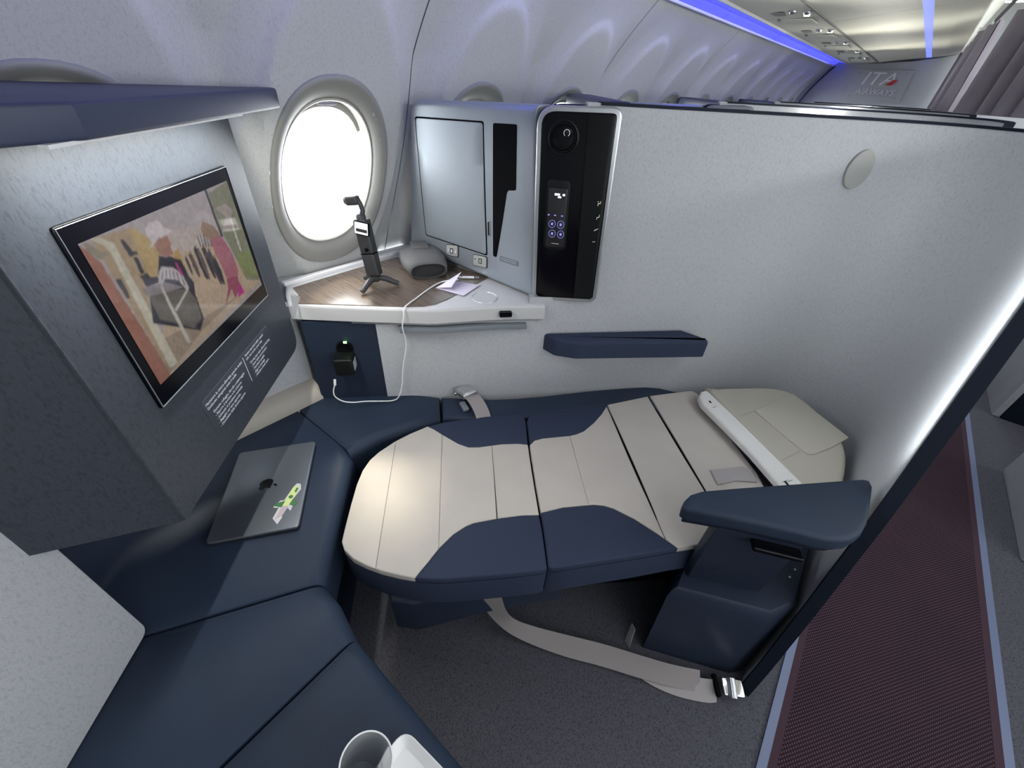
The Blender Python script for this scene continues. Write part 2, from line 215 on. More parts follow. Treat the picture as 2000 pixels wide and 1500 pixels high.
r.color_ramp.elements[0].color = (.030, .017, .025, 1); r.color_ramp.elements[1].color = (.120, .103, .115, 1)
n = t.nodes.new('ShaderNodeTexNoise'); n.inputs['Scale'].default_value = 5; n.inputs['Detail'].default_value = 4
r2 = t.nodes.new('ShaderNodeValToRGB'); r2.color_ramp.elements[0].color = (.75, .72, .75, 1); r2.color_ramp.elements[1].color = (1.15, .95, 1.0, 1)
mx = t.nodes.new('ShaderNodeMix'); mx.data_type = 'RGBA'; mx.blend_type = 'MULTIPLY'; mx.inputs['Factor'].default_value = 1
t.links.new(tc.outputs['Object'], n.inputs['Vector']); t.links.new(n.outputs['Fac'], r2.inputs[0])
t.links.new(dots, r.inputs[0]); t.links.new(r.outputs[0], mx.inputs['A']); t.links.new(r2.outputs[0], mx.inputs['B']); t.links.new(mx.outputs['Result'], b.inputs['Base Color'])
plain('runner_edge', (.045, .020, .032), .95)
# moving picture on the monitor (vertex colours written below) under a glossy front
m, t, b = nt('picture'); b.inputs['Base Color'].default_value = (.01, .01, .012, 1); b.inputs['Roughness'].default_value = .08
at = t.nodes.new('ShaderNodeAttribute'); at.attribute_name = 'Col'
t.links.new(at.outputs['Color'], b.inputs['Emission Color']); b.inputs['Emission Strength'].default_value = .50

# ------------------------------------------------------------------ mesh helpers
class MB:
    def __init__(s): s.v = []; s.f = []
    def add(s, vs, fs):
        k = len(s.v); s.v += [tuple(p) for p in vs]; s.f += [tuple(i + k for i in f) for f in fs]; return s
    def box(s, c, size, ux=(1, 0, 0), uy=(0, 1, 0), uz=(0, 0, 1), bev=0.0):
        ux, uy, uz = Vector(ux).normalized(), Vector(uy).normalized(), Vector(uz).normalized()
        a, b, d = size[0] / 2, size[1] / 2, size[2] / 2; c = Vector(c)
        if bev <= 0:
            vs = [c + ux * (x * a) + uy * (y * b) + uz * (z * d) for z in (-1, 1) for x, y in ((-1, -1), (1, -1), (1, 1), (-1, 1))]
            return s.add(vs, [(3, 2, 1, 0), (4, 5, 6, 7), (0, 1, 5, 4), (1, 2, 6, 5), (2, 3, 7, 6), (3, 0, 4, 7)])
        rect = rnd([(-a, -b), (a, -b), (a, b), (-a, b)], min(bev, a * .98, b * .98), 4)
        return s.pad(rect, d, -d, min(bev, d) * .8, fn=lambda x, y, z: c + ux * x + uy * y + uz * z, both=True)
    def loft(s, loops, closed=True, cap0=False, cap1=False):
        n = len(loops[0]); vs = [p for l in loops for p in l]; fs = []
        for k in range(len(loops) - 1):
            for i in range(n if closed else n - 1):
                j = (i + 1) % n; fs.append((k * n + i, k * n + j, (k + 1) * n + j, (k + 1) * n + i))
        if cap0: fs.append(tuple(range(n - 1, -1, -1)))
        if cap1: fs.append(tuple((len(loops) - 1) * n + i for i in range(n)))
        return s.add(vs, fs)
    def pad(s, poly, zt, zb, r=0.0, seg=5, seams=(), sr=.12, fn=None, both=False):
        """upright prism with rounded upper rim; edges listed in seams get only a tight rim"""
        poly = ccw(poly); fn = fn or (lambda x, y, z: (x, y, z)); n = len(poly)
        fac = [sr if i in seams else 1.0 for i in range(n)]
        loops = []
        if both and r > 0:
            for k in range(seg, -1, -1):
                a = k / seg * math.pi / 2; loops.append([fn(x, y, zb + r * (1 - math.cos(a))) for x, y in offset(poly, [f * r * (1 - math.sin(math.pi / 2 - a)) for f in fac])])
            loops = [[fn(x, y, zb + r * (1 - math.cos(a))) for x, y in offset(poly, [f * r * (1 - math.cos(math.pi / 2 - a)) for f in fac])] for a in [k / seg * math.pi / 2 for k in range(seg + 1)]]
        else:
            loops.append([fn(x, y, zb) for x, y in poly])
        if r > 0:
            for k in range(seg + 1):
                a = k / seg * math.pi / 2
                loops.append([fn(x, y, zt - r + r * math.sin(a)) for x, y in offset(poly, [f * r * (1 - math.cos(a)) for f in fac])])
        else: loops.append([fn(x, y, zt) for x, y in poly])
        return s.loft(loops, True, True, True)
    def tube(s, pts, r, n=8, cap=True):
        P = [Vector(p) for p in pts]; R = r if isinstance(r, (list, tuple)) else [r] * len(P); loops = []; up = None
        for i, p in enumerate(P):
            d = (P[min(i + 1, len(P) - 1)] - P[max(i - 1, 0)]).normalized()
            if up is None: up = Vector((0, 0, 1)) if abs(d.z) < .9 else Vector((1, 0, 0))
            a = d.cross(up); a.normalize(); up = a.cross(d).normalized()
            loops.append([p + (a * math.cos(q) + up * math.sin(q)) * R[i] for q in [2 * math.pi * k / n for k in range(n)]])
        return s.loft(loops, True, cap, cap)
    def lathe(s, prof, o, ax=(0, 0, 1), n=24, cap0=True, cap1=True):
        ax = Vector(ax).normalized(); a = ax.orthogonal().normalized(); b = ax.cross(a); o = Vector(o)
        return s.loft([[o + ax * h + (a * math.cos(q) + b * math.sin(q)) * max(r, 1e-5) for q in [2 * math.pi * k / n for k in range(n)]] for r, h in prof], True, cap0, cap1)
    def grid(s, fn, nu, nv, keep=None):
        k = len(s.v); s.v += [tuple(fn(i / nu, j / nv)) for j in range(nv + 1) for i in range(nu + 1)]
        for j in range(nv):
            for i in range(nu):
                if keep is None or keep((i + .5) / nu, (j + .5) / nv):
                    a = k + j * (nu + 1) + i; s.f.append((a, a + 1, a + nu + 2, a + nu + 1))
        return s
    def ribbon(s, pts, wid, th=.0018):
        """strap: pts with a half-width vector each"""
        loops = []
        P = [Vector(p) for p in pts]; W = [Vector(q) for q in wid]
        for i, (p, q) in enumerate(zip(P, W)):
            d = (P[min(i + 1, len(P) - 1)] - P[max(i - 1, 0)]).normalized(); nn = d.cross(q).normalized() * th / 2
            loops.append([p - q - nn, p + q - nn, p + q + nn, p - q + nn])
        return s.loft(loops, True, True, True)
def ccw(p):
    p = [tuple(q) for q in p]; a = sum(p[i][0] * p[(i + 1) % len(p)][1] - p[(i + 1) % len(p)][0] * p[i][1] for i in range(len(p)))
    return p if a > 0 else p[::-1]
def offset(poly, ds):
    n = len(poly); out = []
    if isinstance(ds, (int, float)): ds = [ds] * n
    for i in range(n):
        p0, p1, p2 = Vector(poly[i - 1]), Vector(poly[i]), Vector(poly[(i + 1) % n])
        e0, e1 = (p1 - p0).normalized(), (p2 - p1).normalized(); n0, n1 = Vector((-e0.y, e0.x)), Vector((-e1.y, e1.x)); d0, d1 = ds[i - 1], ds[i]
        det = n0.x * n1.y - n0.y * n1.x
        if abs(det) < .18: v = (n0 * d0 + n1 * d1) / 2
        else: v = Vector(((d0 * n1.y - d1 * n0.y) / det, (n0.x * d1 - n1.x * d0) / det))
        m = 2.0 * max(d0, d1)
        if v.length > m > 0: v = v.normalized() * m
        out.append((p1.x + v.x, p1.y + v.y))
    return out
def rnd(poly, r, seg=5):
    out = []; n = len(poly); R = r if isinstance(r, (list, tuple)) else [r] * n
    for i in range(n):
        p0, p1, p2 = Vector(poly[i - 1]), Vector(poly[i]), Vector(poly[(i + 1) % n])
        if R[i] <= 0: out.append(tuple(p1)); continue
        a, b = (p0 - p1), (p2 - p1); la, lb = a.length, b.length; a.normalize(); b.normalize()
        ang = a.angle(b); d = min(R[i] / math.tan(ang / 2), la * .49, lb * .49); q0, q1 = p1 + a * d, p1 + b * d
        for k in range(seg + 1):
            t_ = k / seg; out.append(tuple(q0 * (1 - t_) ** 2 + p1 * 2 * t_ * (1 - t_) + q1 * t_ ** 2))
    return out
def smooth(pts, n=6, closed=False):
    P = [Vector(p) for p in pts]; out = []; m = len(P)
    for i in range(m if closed else m - 1):
        p0 = P[(i - 1) % m] if closed or i > 0 else P[i]; p1 = P[i]; p2 = P[(i + 1) % m]; p3 = P[(i + 2) % m] if closed or i + 2 < m else P[min(i + 1, m - 1)]
        for k in range(n):
            u = k / n
            out.append(0.5 * ((2 * p1) + (p2 - p0) * u + (2 * p0 - 5 * p1 + 4 * p2 - p3) * u * u + (3 * p1 - p0 - 3 * p2 + p3) * u ** 3))
    if not closed: out.append(P[-1])
    return [tuple(p) for p in out]
def clip(poly, a, b, keep_left=True, gap=0.0):
    """half-plane clip of a plan polygon by the line a-b"""
    a, b = Vector(a), Vector(b); d = (b - a).normalized(); nn = Vector((-d.y, d.x)) * (1 if keep_left else -1)
    f = lambda p: (Vector(p) - a).dot(nn) - gap
    out = []
    for i in range(len(poly)):
        p, q = poly[i], poly[(i + 1) % len(poly)]; fp, fq = f(p), f(q)
        if fp >= 0: out.append(tuple(p))
        if (fp > 0 > fq) or (fp < 0 < fq):
            t_ = fp / (fp - fq); out.append((p[0] + (q[0] - p[0]) * t_, p[1] + (q[1] - p[1]) * t_))
    res = []
    for p in out:
        if not res or (Vector(p) - Vector(res[-1])).length > 1e-4: res.append(p)
    if (Vector(res[0]) - Vector(res[-1])).length < 1e-4: res.pop()
    return res
def W(o):
    p = Vector(o.location)
    while o.parent: o = o.parent; p = p + Vector(o.location)
    return p
def obj(name, mb, mat, parent=None, flat=False, angle=40, **props):
    me = bpy.data.meshes.new(name)
    if isinstance(mb, MB):
        vs = np.array(mb.v, dtype=float); lo, hi = vs.min(0), vs.max(0); c = Vector(((lo[0] + hi[0]) / 2, (lo[1] + hi[1]) / 2, lo[2]))
        me.from_pydata([tuple(Vector(p) - c) for p in mb.v], [], mb.f)
        bm = bmesh.new(); bm.from_mesh(me); bmesh.ops.recalc_face_normals(bm, faces=bm.faces); bm.to_mesh(me); bm.free()
    me.materials.append(MATS[mat])
    if not flat:
        me.shade_smooth(); me.set_sharp_from_angle(angle=math.radians(angle))
    o = bpy.data.objects.new(name, me); COL.objects.link(o)
    if parent: o.parent = parent; o.location = c - W(parent)
    else: o.location = c
    for k, v in props.items(): o[k] = v
    return o
def thing(name, label, cat, loc, group=None, kind=None):
    o = bpy.data.objects.new(name, None); COL.objects.link(o); o.location = loc; o.empty_display_size = .05
    o['label'] = label
    if cat: o['category'] = cat
    if group: o['group'] = group
    if kind: o['kind'] = kind
    return o
def tag(o, label, cat=None, group=None, kind=None):
    o['label'] = label
    if cat: o['category'] = cat
    if group: o['group'] = group
    if kind: o['kind'] = kind
    return o
def copy_tree(o, delta, label=None, parent=None):
    c = o.copy(); COL.objects.link(c)
    if parent is None: c.location = Vector(o.location) + Vector(delta)
    else: c.parent = parent
    if label: c['label'] = label
    for ch in list(o.children): copy_tree(ch, (0, 0, 0), None, c)
    return c
def text(body, size, mat, o, ux, uy, name='lettering', parent=None, ext=.0004, align='LEFT', shear=0.0, sx=1.0):
    cu = bpy.data.curves.new('t', 'FONT'); cu.body = body; cu.size = size; cu.extrude = ext; cu.align_x = align; cu.shear = shear; cu.resolution_u = 2
    to = bpy.data.objects.new('t', cu); COL.objects.link(to)
    dg = bpy.context.evaluated_depsgraph_get(); dg.update()
    me = bpy.data.meshes.new_from_object(to.evaluated_get(dg)); bpy.data.objects.remove(to); bpy.data.curves.remove(cu)
    ux, uy, o = Vector(ux).normalized(), Vector(uy).normalized(), Vector(o); uz = ux.cross(uy)
    mb = MB(); mb.v = [tuple(o + ux * (v.co.x * sx) + uy * v.co.y + uz * v.co.z) for v in me.vertices]; mb.f = [tuple(p.vertices) for p in me.polygons]
    bpy.data.meshes.remove(me)
    return obj(name, mb, mat, parent, flat=True)

# ------------------------------------------------------------------ the cabin: floor, aisle, side wall, windows, ceiling
def slab(name, x0, x1, y0, y1, z0, z1, mat, parent=None):
    return obj(name, MB().box(((x0 + x1) / 2, (y0 + y1) / 2, (z0 + z1) / 2), (x1 - x0, y1 - y0, z1 - z0)), mat, parent, flat=True)
fl = slab('floor', -1.45, 2.6, -1.6, 6.5, -.05, 0.0, 'carpet'); tag(fl, 'grey flecked cabin carpet under the suites', kind='structure')
rn = slab('runner', .405, .897, -1.6, 6.45, 0, .004, 'runner', fl)
slab('runner_border', .405, .425, -1.6, 6.45, .004, .0045, 'runner_edge', fl); slab('runner_border', .877, .897, -1.6, 6.45, .004, .0045, 'runner_edge', fl)
for k, (a, b_) in enumerate(((.383, .405), (.897, .919))):
    tag(slab('trim_%d' % (k + 1), a, b_, -1.6, 6.45, 0, .005, 'aisle_strip'), ('blue grey floor strip between the near carpet and the dark red runner', 'blue grey floor strip on the far edge of the dark red runner')[k], kind='structure')

def wallx(z):
    return -1.147 + .429 * (z - 1.382) + .75 * max(0., z - 1.382) ** 2
WIN = [0.140 + .533 * k for k in range(12)]
NRM = Vector((1, 0, -.429)).normalized(); SLP = Vector((.429, 0, 1)).normalized()
def scoop(y, z):
    """depth of the side wall behind the raised arches: a shallow valley runs between neighbouring windows"""
    r_ = 9.
    for yc in WIN:
        q = (y - yc - .022) / .214; h = (z - 1.20) / (.385 if z > 1.20 else .46); r_ = min(r_, math.hypot(q, h))
    if r_ < 1:
        u = min(1., (1 - r_) / .07); return .014 * (1 - u * (2 - u))
    f = min(1., max(0., (1.66 - z) / .22)); v = min(1., (r_ - 1) / .30)
    return .014 + .034 * v * f  # valley shaped so the bands between windows shade darker
wl = thing('wall_left', 'pale grey curved cabin side wall with a raised arch round each window', None, (-1.3, 0, .8), kind='structure')
edges = [-1.6, -.1265] + [.9395 + 1.066 * k for k in range(0, 6)] + [6.46]
def inwin(y, z):
    for yc in WIN:
        if abs(y - yc) < .2 and math.hypot((y - yc) / .176, ((z - 1.121) / math.cos(.405)) / .277) < 1: return True
    return False
for a, b_ in zip(edges, edges[1:]):
    a2, b2 = a + .0022, min(b_ - .0022, 6.44)
    fn = lambda u, v, a2=a2, b2=b2: (wallx(.80 + v * .90) - scoop(a2 + u * (b2 - a2), .80 + v * .90), a2 + u * (b2 - a2), .80 + v * .90)
    n_u = max(8, int((b2 - a2) / (.011 if a < 3 else .02)))
    kp = lambda u, v, a2=a2, b2=b2: not inwin(a2 + u * (b2 - a2), .80 + v * .90)
    obj('sidewall_panel', MB().grid(fn, n_u, 82, kp), 'sidewall', wl, angle=30)
for e in edges[2:-1]:
    obj('seam_backing', MB().grid(lambda u, v, e=e: (wallx(.8 + v * .9) - scoop(e - .03 + .06 * u, .8 + v * .9) - .0030, e - .03 + .06 * u, .8 + v * .9), 8, 82), 'grey_plastic', wl)
# lower lining below window level, continuing down to the floor
obj('lower_lining', MB().box((-1.415, 2.45, .40), (.03, 8.1, .84)), 'sidewall', wl, flat=True)

def sellipse(hw, hh, n=56, p=2.25):
    r_ = []
    for k in range(n):
        a = 2 * math.pi * k / n; c, s_ = math.cos(a), math.sin(a)
        r_.append((hw * math.copysign(abs(c) ** (2 / p), c), hh * math.copysign(abs(s_) ** (2 / p), s_)))
    return r_
def window(k):
    yc = WIN[k] + .005; zc = 1.121; o0 = Vector((wallx(zc), yc, zc))
    lab = ['cabin window whose top arc shows above the monitor housing', 'large oval cabin window glowing white beside the table'] + ['oval cabin window %s from the bright window over the cabinet' % s for s in ('first aft', 'second aft', 'third aft', 'fourth aft', 'fifth aft', 'sixth aft', 'seventh aft', 'eighth aft', 'ninth aft', 'tenth aft')]
    wt = thing('window_%d' % (k + 1), lab[k], None, o0, kind='structure')
    P = lambda q, d: [o0 + Vector((0, 1, 0)) * u + SLP * v + NRM * (d + .010) for u, v in q]
    L = [P(sellipse(.184, .288), -.075), P(sellipse(.184, .288), -.008), P(sellipse(.181, .285), -.004), P(sellipse(.172, .275), -.004), P(sellipse(.150, .240), -.020), P(sellipse(.146, .222), -.032)]
    obj('bezel', MB().loft(L), 'ring_grey', wt, angle=60)
    L = [P(sellipse(.146, .222), -.032), P(sellipse(.143, .218), -.030), P(sellipse(.140, .214), -.034), P(sellipse(.133, .206), -.060), P(sellipse(.130, .203), -.085), P(sellipse(.15, .23), -.088)]
    obj('inner_rim', MB().loft(L), 'ring_inner', wt, angle=60)
    obj('pane', MB().loft([P(sellipse(.145, .222), -.084)], True, False, True), 'pane', wt, flat=True)
    if k in (0, 1):
        arc = lambda hw, hh: sorted([p_ for p_ in sellipse(hw, hh, 80) if p_[1] > .110], key=lambda t_: t_[0])
        poly = arc(.140, .214) + arc(.128, .186)[::-1]
        obj('shade_edge', MB().add([o0 + Vector((0, 1, 0)) * u + SLP * v + NRM * -.052 for u, v in poly], [tuple(range(len(poly)))]), 'ring_inner', wt, flat=True)
        obj('shade_tab', MB().box(o0 + SLP * .208 + NRM * -.040, (.055, .020, .014), (0, 1, 0), SLP, NRM, .005), 'shade_purple', wt)
for k in range(12): window(k)

# blue cove light along the top of the side wall
cv = thing('cove_light', 'glowing blue cove light strip along the top of the window wall', 'light strip', (-.9, 2.4, 1.68))
for k in range(8):
    y0 = -1.3 + k * 1.0
    if y0 < -.2: pass
    obj('diffuser', MB().loft([[(x, y0 + .004, z) for x, z in ((-.957, 1.684), (-.915, 1.712), (-.850, 1.703), (-.850, 1.722), (-.96, 1.73))], [(x, min(y0 + .996, 6.42), z) for x, z in ((-.957, 1.684), (-.915, 1.712), (-.850, 1.703), (-.850, 1.722), (-.96, 1.73))]], True, True, True), 'emit_blue', cv, flat=True)
for k in range(3):
    cl_ = light('cove_lamp', 'AREA', (-.905, .3 + 2.3 * k, 1.700), 2.0, (.22, .24, 1.0), shape='RECTANGLE', size=.02, size_y=2.26)
    cl_.rotation_euler = (0, math.radians(38), 0); cl_.parent = cv; cl_.location = Vector((-.905, .3 + 2.3 * k, 1.700)) - W(cv)
obj('lower_lip', MB().tube([(-.951, -1.4, 1.679), (-.951, 6.42, 1.679)], .006, 8), 'sidewall', cv)

# overhead: service channel, bin undersides, ceiling
cl = thing('ceiling', 'cream overhead bins and service panels above the suites', None, (-.3, 2.4, 1.72), kind='structure')
def strip(name, pr, y0, y1, mat, parent, th=.02):
    lo_ = [(x, z) for x, z in pr]; hi_ = [(x, z + th) for x, z in pr[::-1]]
    return obj(name, MB().loft([[(x, y0, z) for x, z in lo_ + hi_], [(x, y1, z) for x, z in lo_ + hi_]], True, True, True), mat, parent, flat=True)
strip('edge_lip', [(-.850, 1.700), (-.832, 1.696), (-.825, 1.704)], -1.6, 6.42, 'white_plastic', cl)
for k in range(7):
    strip('service_panel', [(-.824, 1.704), (-.580, 1.718)], -1.6 + k * 1.15, min(-1.6 + k * 1.15 + 1.146, 6.42), 'ceiling_cream', cl)
strip('channel_seam', [(-.580, 1.712), (-.570, 1.712)], -1.6, 6.42, 'ceiling_seam', cl)
for k in range(5):
    strip('bin_underside', [(-.570, 1.718), (-.45, 1.735), (-.33, 1.750), (-.215, 1.762)], -1.6 + k * 1.61, min(-1.6 + k * 1.61 + 1.606, 6.42), 'ceiling_cream', cl)
    strip('bin_edge_panel', [(-.175, 1.766), (-.08, 1.778), (.015, 1.800)], -1.6 + k * 1.61, min(-1.6 + k * 1.61 + 1.606, 6.42), 'ceiling_cream', cl)
strip('bin_front', [(.015, 1.800), (.13, 2.16)], -1.6, 6.42, 'ceiling_cream', cl)
bb = [(-1.05, 1.698), (-.955, 1.735), (-.85, 1.726), (0, 1.835), (.125, 2.165), (.125, 2.25), (-1.05, 2.25)]
obj('bin_body', MB().loft([[(x, -1.6, z_) for x, z_ in bb], [(x, 6.5, z_) for x, z_ in bb]], True, True, True), 'ceiling_cream', cl, flat=True)
cbn = [(1.46, 1.70), (2.2, 1.70), (2.3, 2.16), (1.50, 2.16)]
obj('centre_bin', MB().loft([[(x, -1.6, z_) for x, z_ in cbn], [(x, 6.42, z_) for x, z_ in cbn]], True, True, True), 'ceiling_cream', cl, flat=True)
strip('aisle_ceiling', [(.13, 2.16), (2.6, 2.16)], -1.6, 6.5, 'ceiling_cream', cl)
sl = strip('ceiling_strip_light', [(-.215, 1.763), (-.175, 1.766)], -1.6, 6.42, 'emit_blue_soft', None); tag(sl, 'long pale blue light strip in the bin underside', 'light strip')
psu_lab = ['nearest', 'second', 'third', 'fourth', 'fifth']
for k in range(5):
    yy = 2.75 + k * .72
    pt = thing('service_unit', '%s overhead unit of vents and lamps from the near end of the service channel' % psu_lab[k], 'service unit', (-.7, yy, 1.70), 'overhead service units')
    zz = lambda x: 1.704 + (x + .824) / .244 * .014 - .0005
    for j in range(2):
        x = -.66 + .05 * j; obj('air_nozzle', MB().lathe([(.017, .0), (.017, -.006), (.010, -.012), (.006, -.008)], (x, yy + .05 * j, zz(x)), n=16), 'silver', pt)
    obj('reading_lamp', MB().lathe([(.014, 0), (.013, -.005)], (-.63, yy + .16, zz(-.63)), n=16), 'emit_white', pt)
    obj('speaker_grille', MB().box((-.73, yy + .05, zz(-.73) - .002), (.05, .09, .004), bev=.01), 'ceiling_seam', pt)
    obj('mask_door', MB().box((-.70, yy + .33, zz(-.70) - .002), (.16, .18, .004), bev=.008), 'ceiling_cream', pt)
    obj('door_latch', MB().box((-.76, yy + .22, zz(-.76) - .004), (.012, .03, .005)), 'ceiling_seam', pt)

# closed cabin behind the camera and on the far side
wr = thing('wall_right', 'pale cabin lining with windows on the far side of the aisle', None, (2.6, 2.4, 0), kind='structure')
slab('lining', 2.6, 2.63, -1.6, 6.5, 0, 1.0, 'sidewall', wr); slab('lining', 2.6, 2.63, -1.6, 6.5, 1.44, 2.2, 'sidewall', wr)
for k in range(16):
    y0 = -1.6 + .533 * k - .11; slab('window_pier', 2.6, 2.63, max(y0, -1.6), min(y0 + .22, 6.5), 1.0, 1.44, 'sidewall', wr)
tag(slab('wall_front', -1.45, 2.6, -1.64, -1.6, 0, 2.2, 'sidewall'), 'pale bulkhead behind the viewpoint', kind='structure')
# bulkhead with the airline name at the end of the row
bk = thing('wall_back', 'pale bulkhead at the end of the cabin with a raised airline name', None, (-.4, 6.46, 0), kind='structure')
bp = [(-1.52, 0), (-1.52, .8), (-1.34, 1.26), (-1.16, 1.60), (-1.0, 1.72), (-.90, 1.712), (-.6, 1.712), (-.3, 1.735), (-.1, 1.768), (.03, 1.80), (.065, 1.79), (.07, 1.76), (.03, 1.55), (.0, 1.36), (0, 0)]
obj('panel', MB().pad(bp, .0, -.03, .004, fn=lambda x, y, z: (x, 6.43 - z, y)), 'bulkhead', bk)
obj('back_lining', MB().box((.6, 6.50, 1.05), (4.0, .02, 2.2)), 'bulkhead', bk, flat=True)
obj('trim_line', MB().tube([(wallx(z_) + .015, 6.42, z_) for z_ in (.9, 1.1, 1.3, 1.45, 1.55, 1.63, 1.68)], .008, 6), 'hood_navy', bk)
pl = obj('name_plate', MB().box((-.50, 6.425, 1.535), (.50, .006, .26), bev=.003), 'bulkhead', bk)
for x, z_ in ((-.70, 1.635), (-.30, 1.635), (-.70, 1.435), (-.30, 1.435)): obj('screw_cap', MB().lathe([(.010, 0), (.010, .004)], (x, 6.421, z_), (0, -1, 0), 10), 'button_grey', bk)
text('ITA', .155, 'white_plastic', (-.655, 6.417, 1.535), (1, 0, 0), (0, 0, 1), 'lettering', bk, .004, shear=.25, sx=1.25)
text('AIRWAYS', .068, 'white_plastic', (-.665, 6.417, 1.455), (1, 0, 0), (0, 0, 1), 'lettering', bk, .003, shear=.2, sx=1.15)
obj('red_stroke', MB().add([(-.435, 6.411, 1.538), (-.375, 6.411, 1.538), (-.345, 6.411, 1.582), (-.385, 6.411, 1.582), (-.435, 6.414, 1.538), (-.375, 6.414, 1.538), (-.345, 6.414, 1.582), (-.385, 6.414, 1.582)], [(0, 1, 2, 3), (4, 5, 6, 7), (0, 1, 5, 4), (1, 2, 6, 5), (2, 3, 7, 6), (3, 0, 4, 7)]), 'red', bk, flat=True)
# curtains drawn back along the bin edge
def curtain(y0, y1, x0, x1, label, ztop=1.79, zbot=1.372, folds=7):
    ct = thing('curtain', label, 'curtain', ((x0 + x1) / 2, (y0 + y1) / 2, zbot), 'curtains along the bin edge')
    def fn(u, v):
        amp = .042 * (.5 + .5 * (1 - v)); a = u * folds * 2 * math.pi
        return (x0 + (x1 - x0) * u + amp * math.sin(a) + .012 * math.sin(a * .37 + 1), y0 + (y1 - y0) * u + .01 * math.cos(a), zbot + (ztop - zbot) * v)
    obj('cloth', MB().grid(fn, 120, 14).grid(lambda u, v: Vector(fn(u, v)) + Vector((.006, 0, 0)), 120, 14), 'curtain', ct, angle=80)
    for k in range(6):
        u = (k + .5) / 6; p = fn(u, 1); obj('hook', MB().box((p[0], p[1], ztop + .008), (.012, .02, .024)), 'white_plastic', ct)
curtain(3.95, 6.30, .085, .045, 'far brown grey curtain hanging beside the airline name panel')
curtain(3.05, 3.62, .62, .15, 'near brown grey curtain hanging at the top right corner', folds=7)
tag(obj('curtain_rail', MB().tube([(.115, 2.4, 1.805), (.05, 6.40, 1.805)], .009, 8), 'rail_dark'), 'thin dark curtain rail under the edge of the bins', 'rail')

# ------------------------------------------------------------------ seat shell (long partition, curving into an aisle wing)
A0 = Vector((-.92, .75)); DP = Vector((.52, .58)).normalized(); NP = Vector((DP.y, -DP.x))          # NP faces the bed
def p1(x): return A0 + DP * ((x + .92) / DP.x)
PATH = [p1(-1.045), p1(-.80), p1(-.62), p1(-.40), p1(-.20), p1(-.06)]
path = [tuple(p) for p in PATH] + [(.02, 1.770), (.095, 1.790), (.165, 1.775), (.225, 1.725), (.27, 1.645), (.293, 1.55), (.30, 1.44)]
def yend(z):
    pts = [(0, .800), (.12, .825), (.35, .892), (.65, .993), (1.10, 1.183), (1.36, 1.30)]
    for (z0, y0), (z1, y1) in zip(pts, pts[1:]):
        if z <= z1: return y0 + (y1 - y0) * (z - z0) / (z1 - z0)
    return pts[-1][1]
def resample(pl_, n):
    P = [Vector(p) for p in pl_]; L = [0]
    for a, b_ in zip(P, P[1:]): L.append(L[-1] + (b_ - a).length)
    out = []
    for k in range(n + 1):
        s = L[-1] * k / n; i = max(j for j in range(len(L) - 1) if L[j] <= s + 1e-9); u = (s - L[i]) / (L[i + 1] - L[i]); out.append(P[i] + (P[i + 1] - P[i]) * u)
    return out
pp = resample(smooth(path, 6), 60)
ZT = 1.362; TH = .020
def shellpt(u, v, off):
    z_ = v * ZT; nw = 12; N = len(pp) - 1 + nw; q = u * N
    if q <= len(pp) - 1:
        i = min(int(q), len(pp) - 2); f = q - i; p = pp[i].lerp(pp[i + 1], f); d = (pp[min(i + 2, len(pp) - 1)] - pp[max(i - 1, 0)]).normalized()
    else:
        f = (q - len(pp) + 1) / nw; p = Vector((.30, 1.44 + (yend(z_) - 1.44) * f)); d = Vector((0, -1))
    nn = Vector((-d.y, d.x))
    return (p.x + nn.x * off, p.y + nn.y * off, z_)
def make_shell(label):
    sh = thing('seat_shell', label, 'partition', (.0, 1.75, 0), 'suite partitions')
    NU = len(pp) - 1 + 12; NV = 34
    def kp(u, v):
        x, y, z_ = shellpt(u, v, 0); return not ((x < -.655 and z_ > .825) or (x < -.715 and z_ > .77))
    mb = MB().grid(lambda u, v: shellpt(u, v, 0), NU, NV, kp).grid(lambda u, v: shellpt(u, v, TH), NU, NV, kp)
    obj('panel', mb, 'laminate', sh, angle=50)
    # navy cap along the top and navy trim down the sloping aisle edge
    us = [k / NU for k in range(NU + 1) if shellpt(k / NU, 1, 0)[0] > -.63]
    L = []
    for u in us:
        a, b_ = Vector(shellpt(u, 1, -.002)), Vector(shellpt(u, 1, TH + .002)); L.append([a + Vector((0, 0, -.005)), a + Vector((0, 0, .002)), b_ + Vector((0, 0, .002)), b_ + Vector((0, 0, -.005))])
    obj('top_cap', MB().loft(L, True, True, True), 'navy_dark', sh)
    L = []
    for k in range(31):
        v = k / 30; a, b_ = Vector(shellpt(1, v, -.003)), Vector(shellpt(1, v, TH + .005)); y_ = Vector((0, -1, 0)); L.append([a - y_ * .004, a + y_ * .008, b_ + y_ * .008, b_ - y_ * .03])
    obj('edge_trim', MB().loft(L, True, True, True), 'navy_dark', sh)
    return sh
shell = make_shell('pale flecked suite partition wrapping round the head of the bed')
hk = obj('coat_disc', MB().pad([(.041 * math.cos(2 * math.pi * k / 40), .052 * math.sin(2 * math.pi * k / 40)) for k in range(40)], .008, .001, .003, 3, fn=lambda a, z_, d_: (-.080 + DP.x * a + NP.x * d_, 1.688 + DP.y * a + NP.y * d_, 1.237 + z_)), 'button_grey'); tag(hk, 'flat grey oval disc fixed on the pale partition', 'disc')
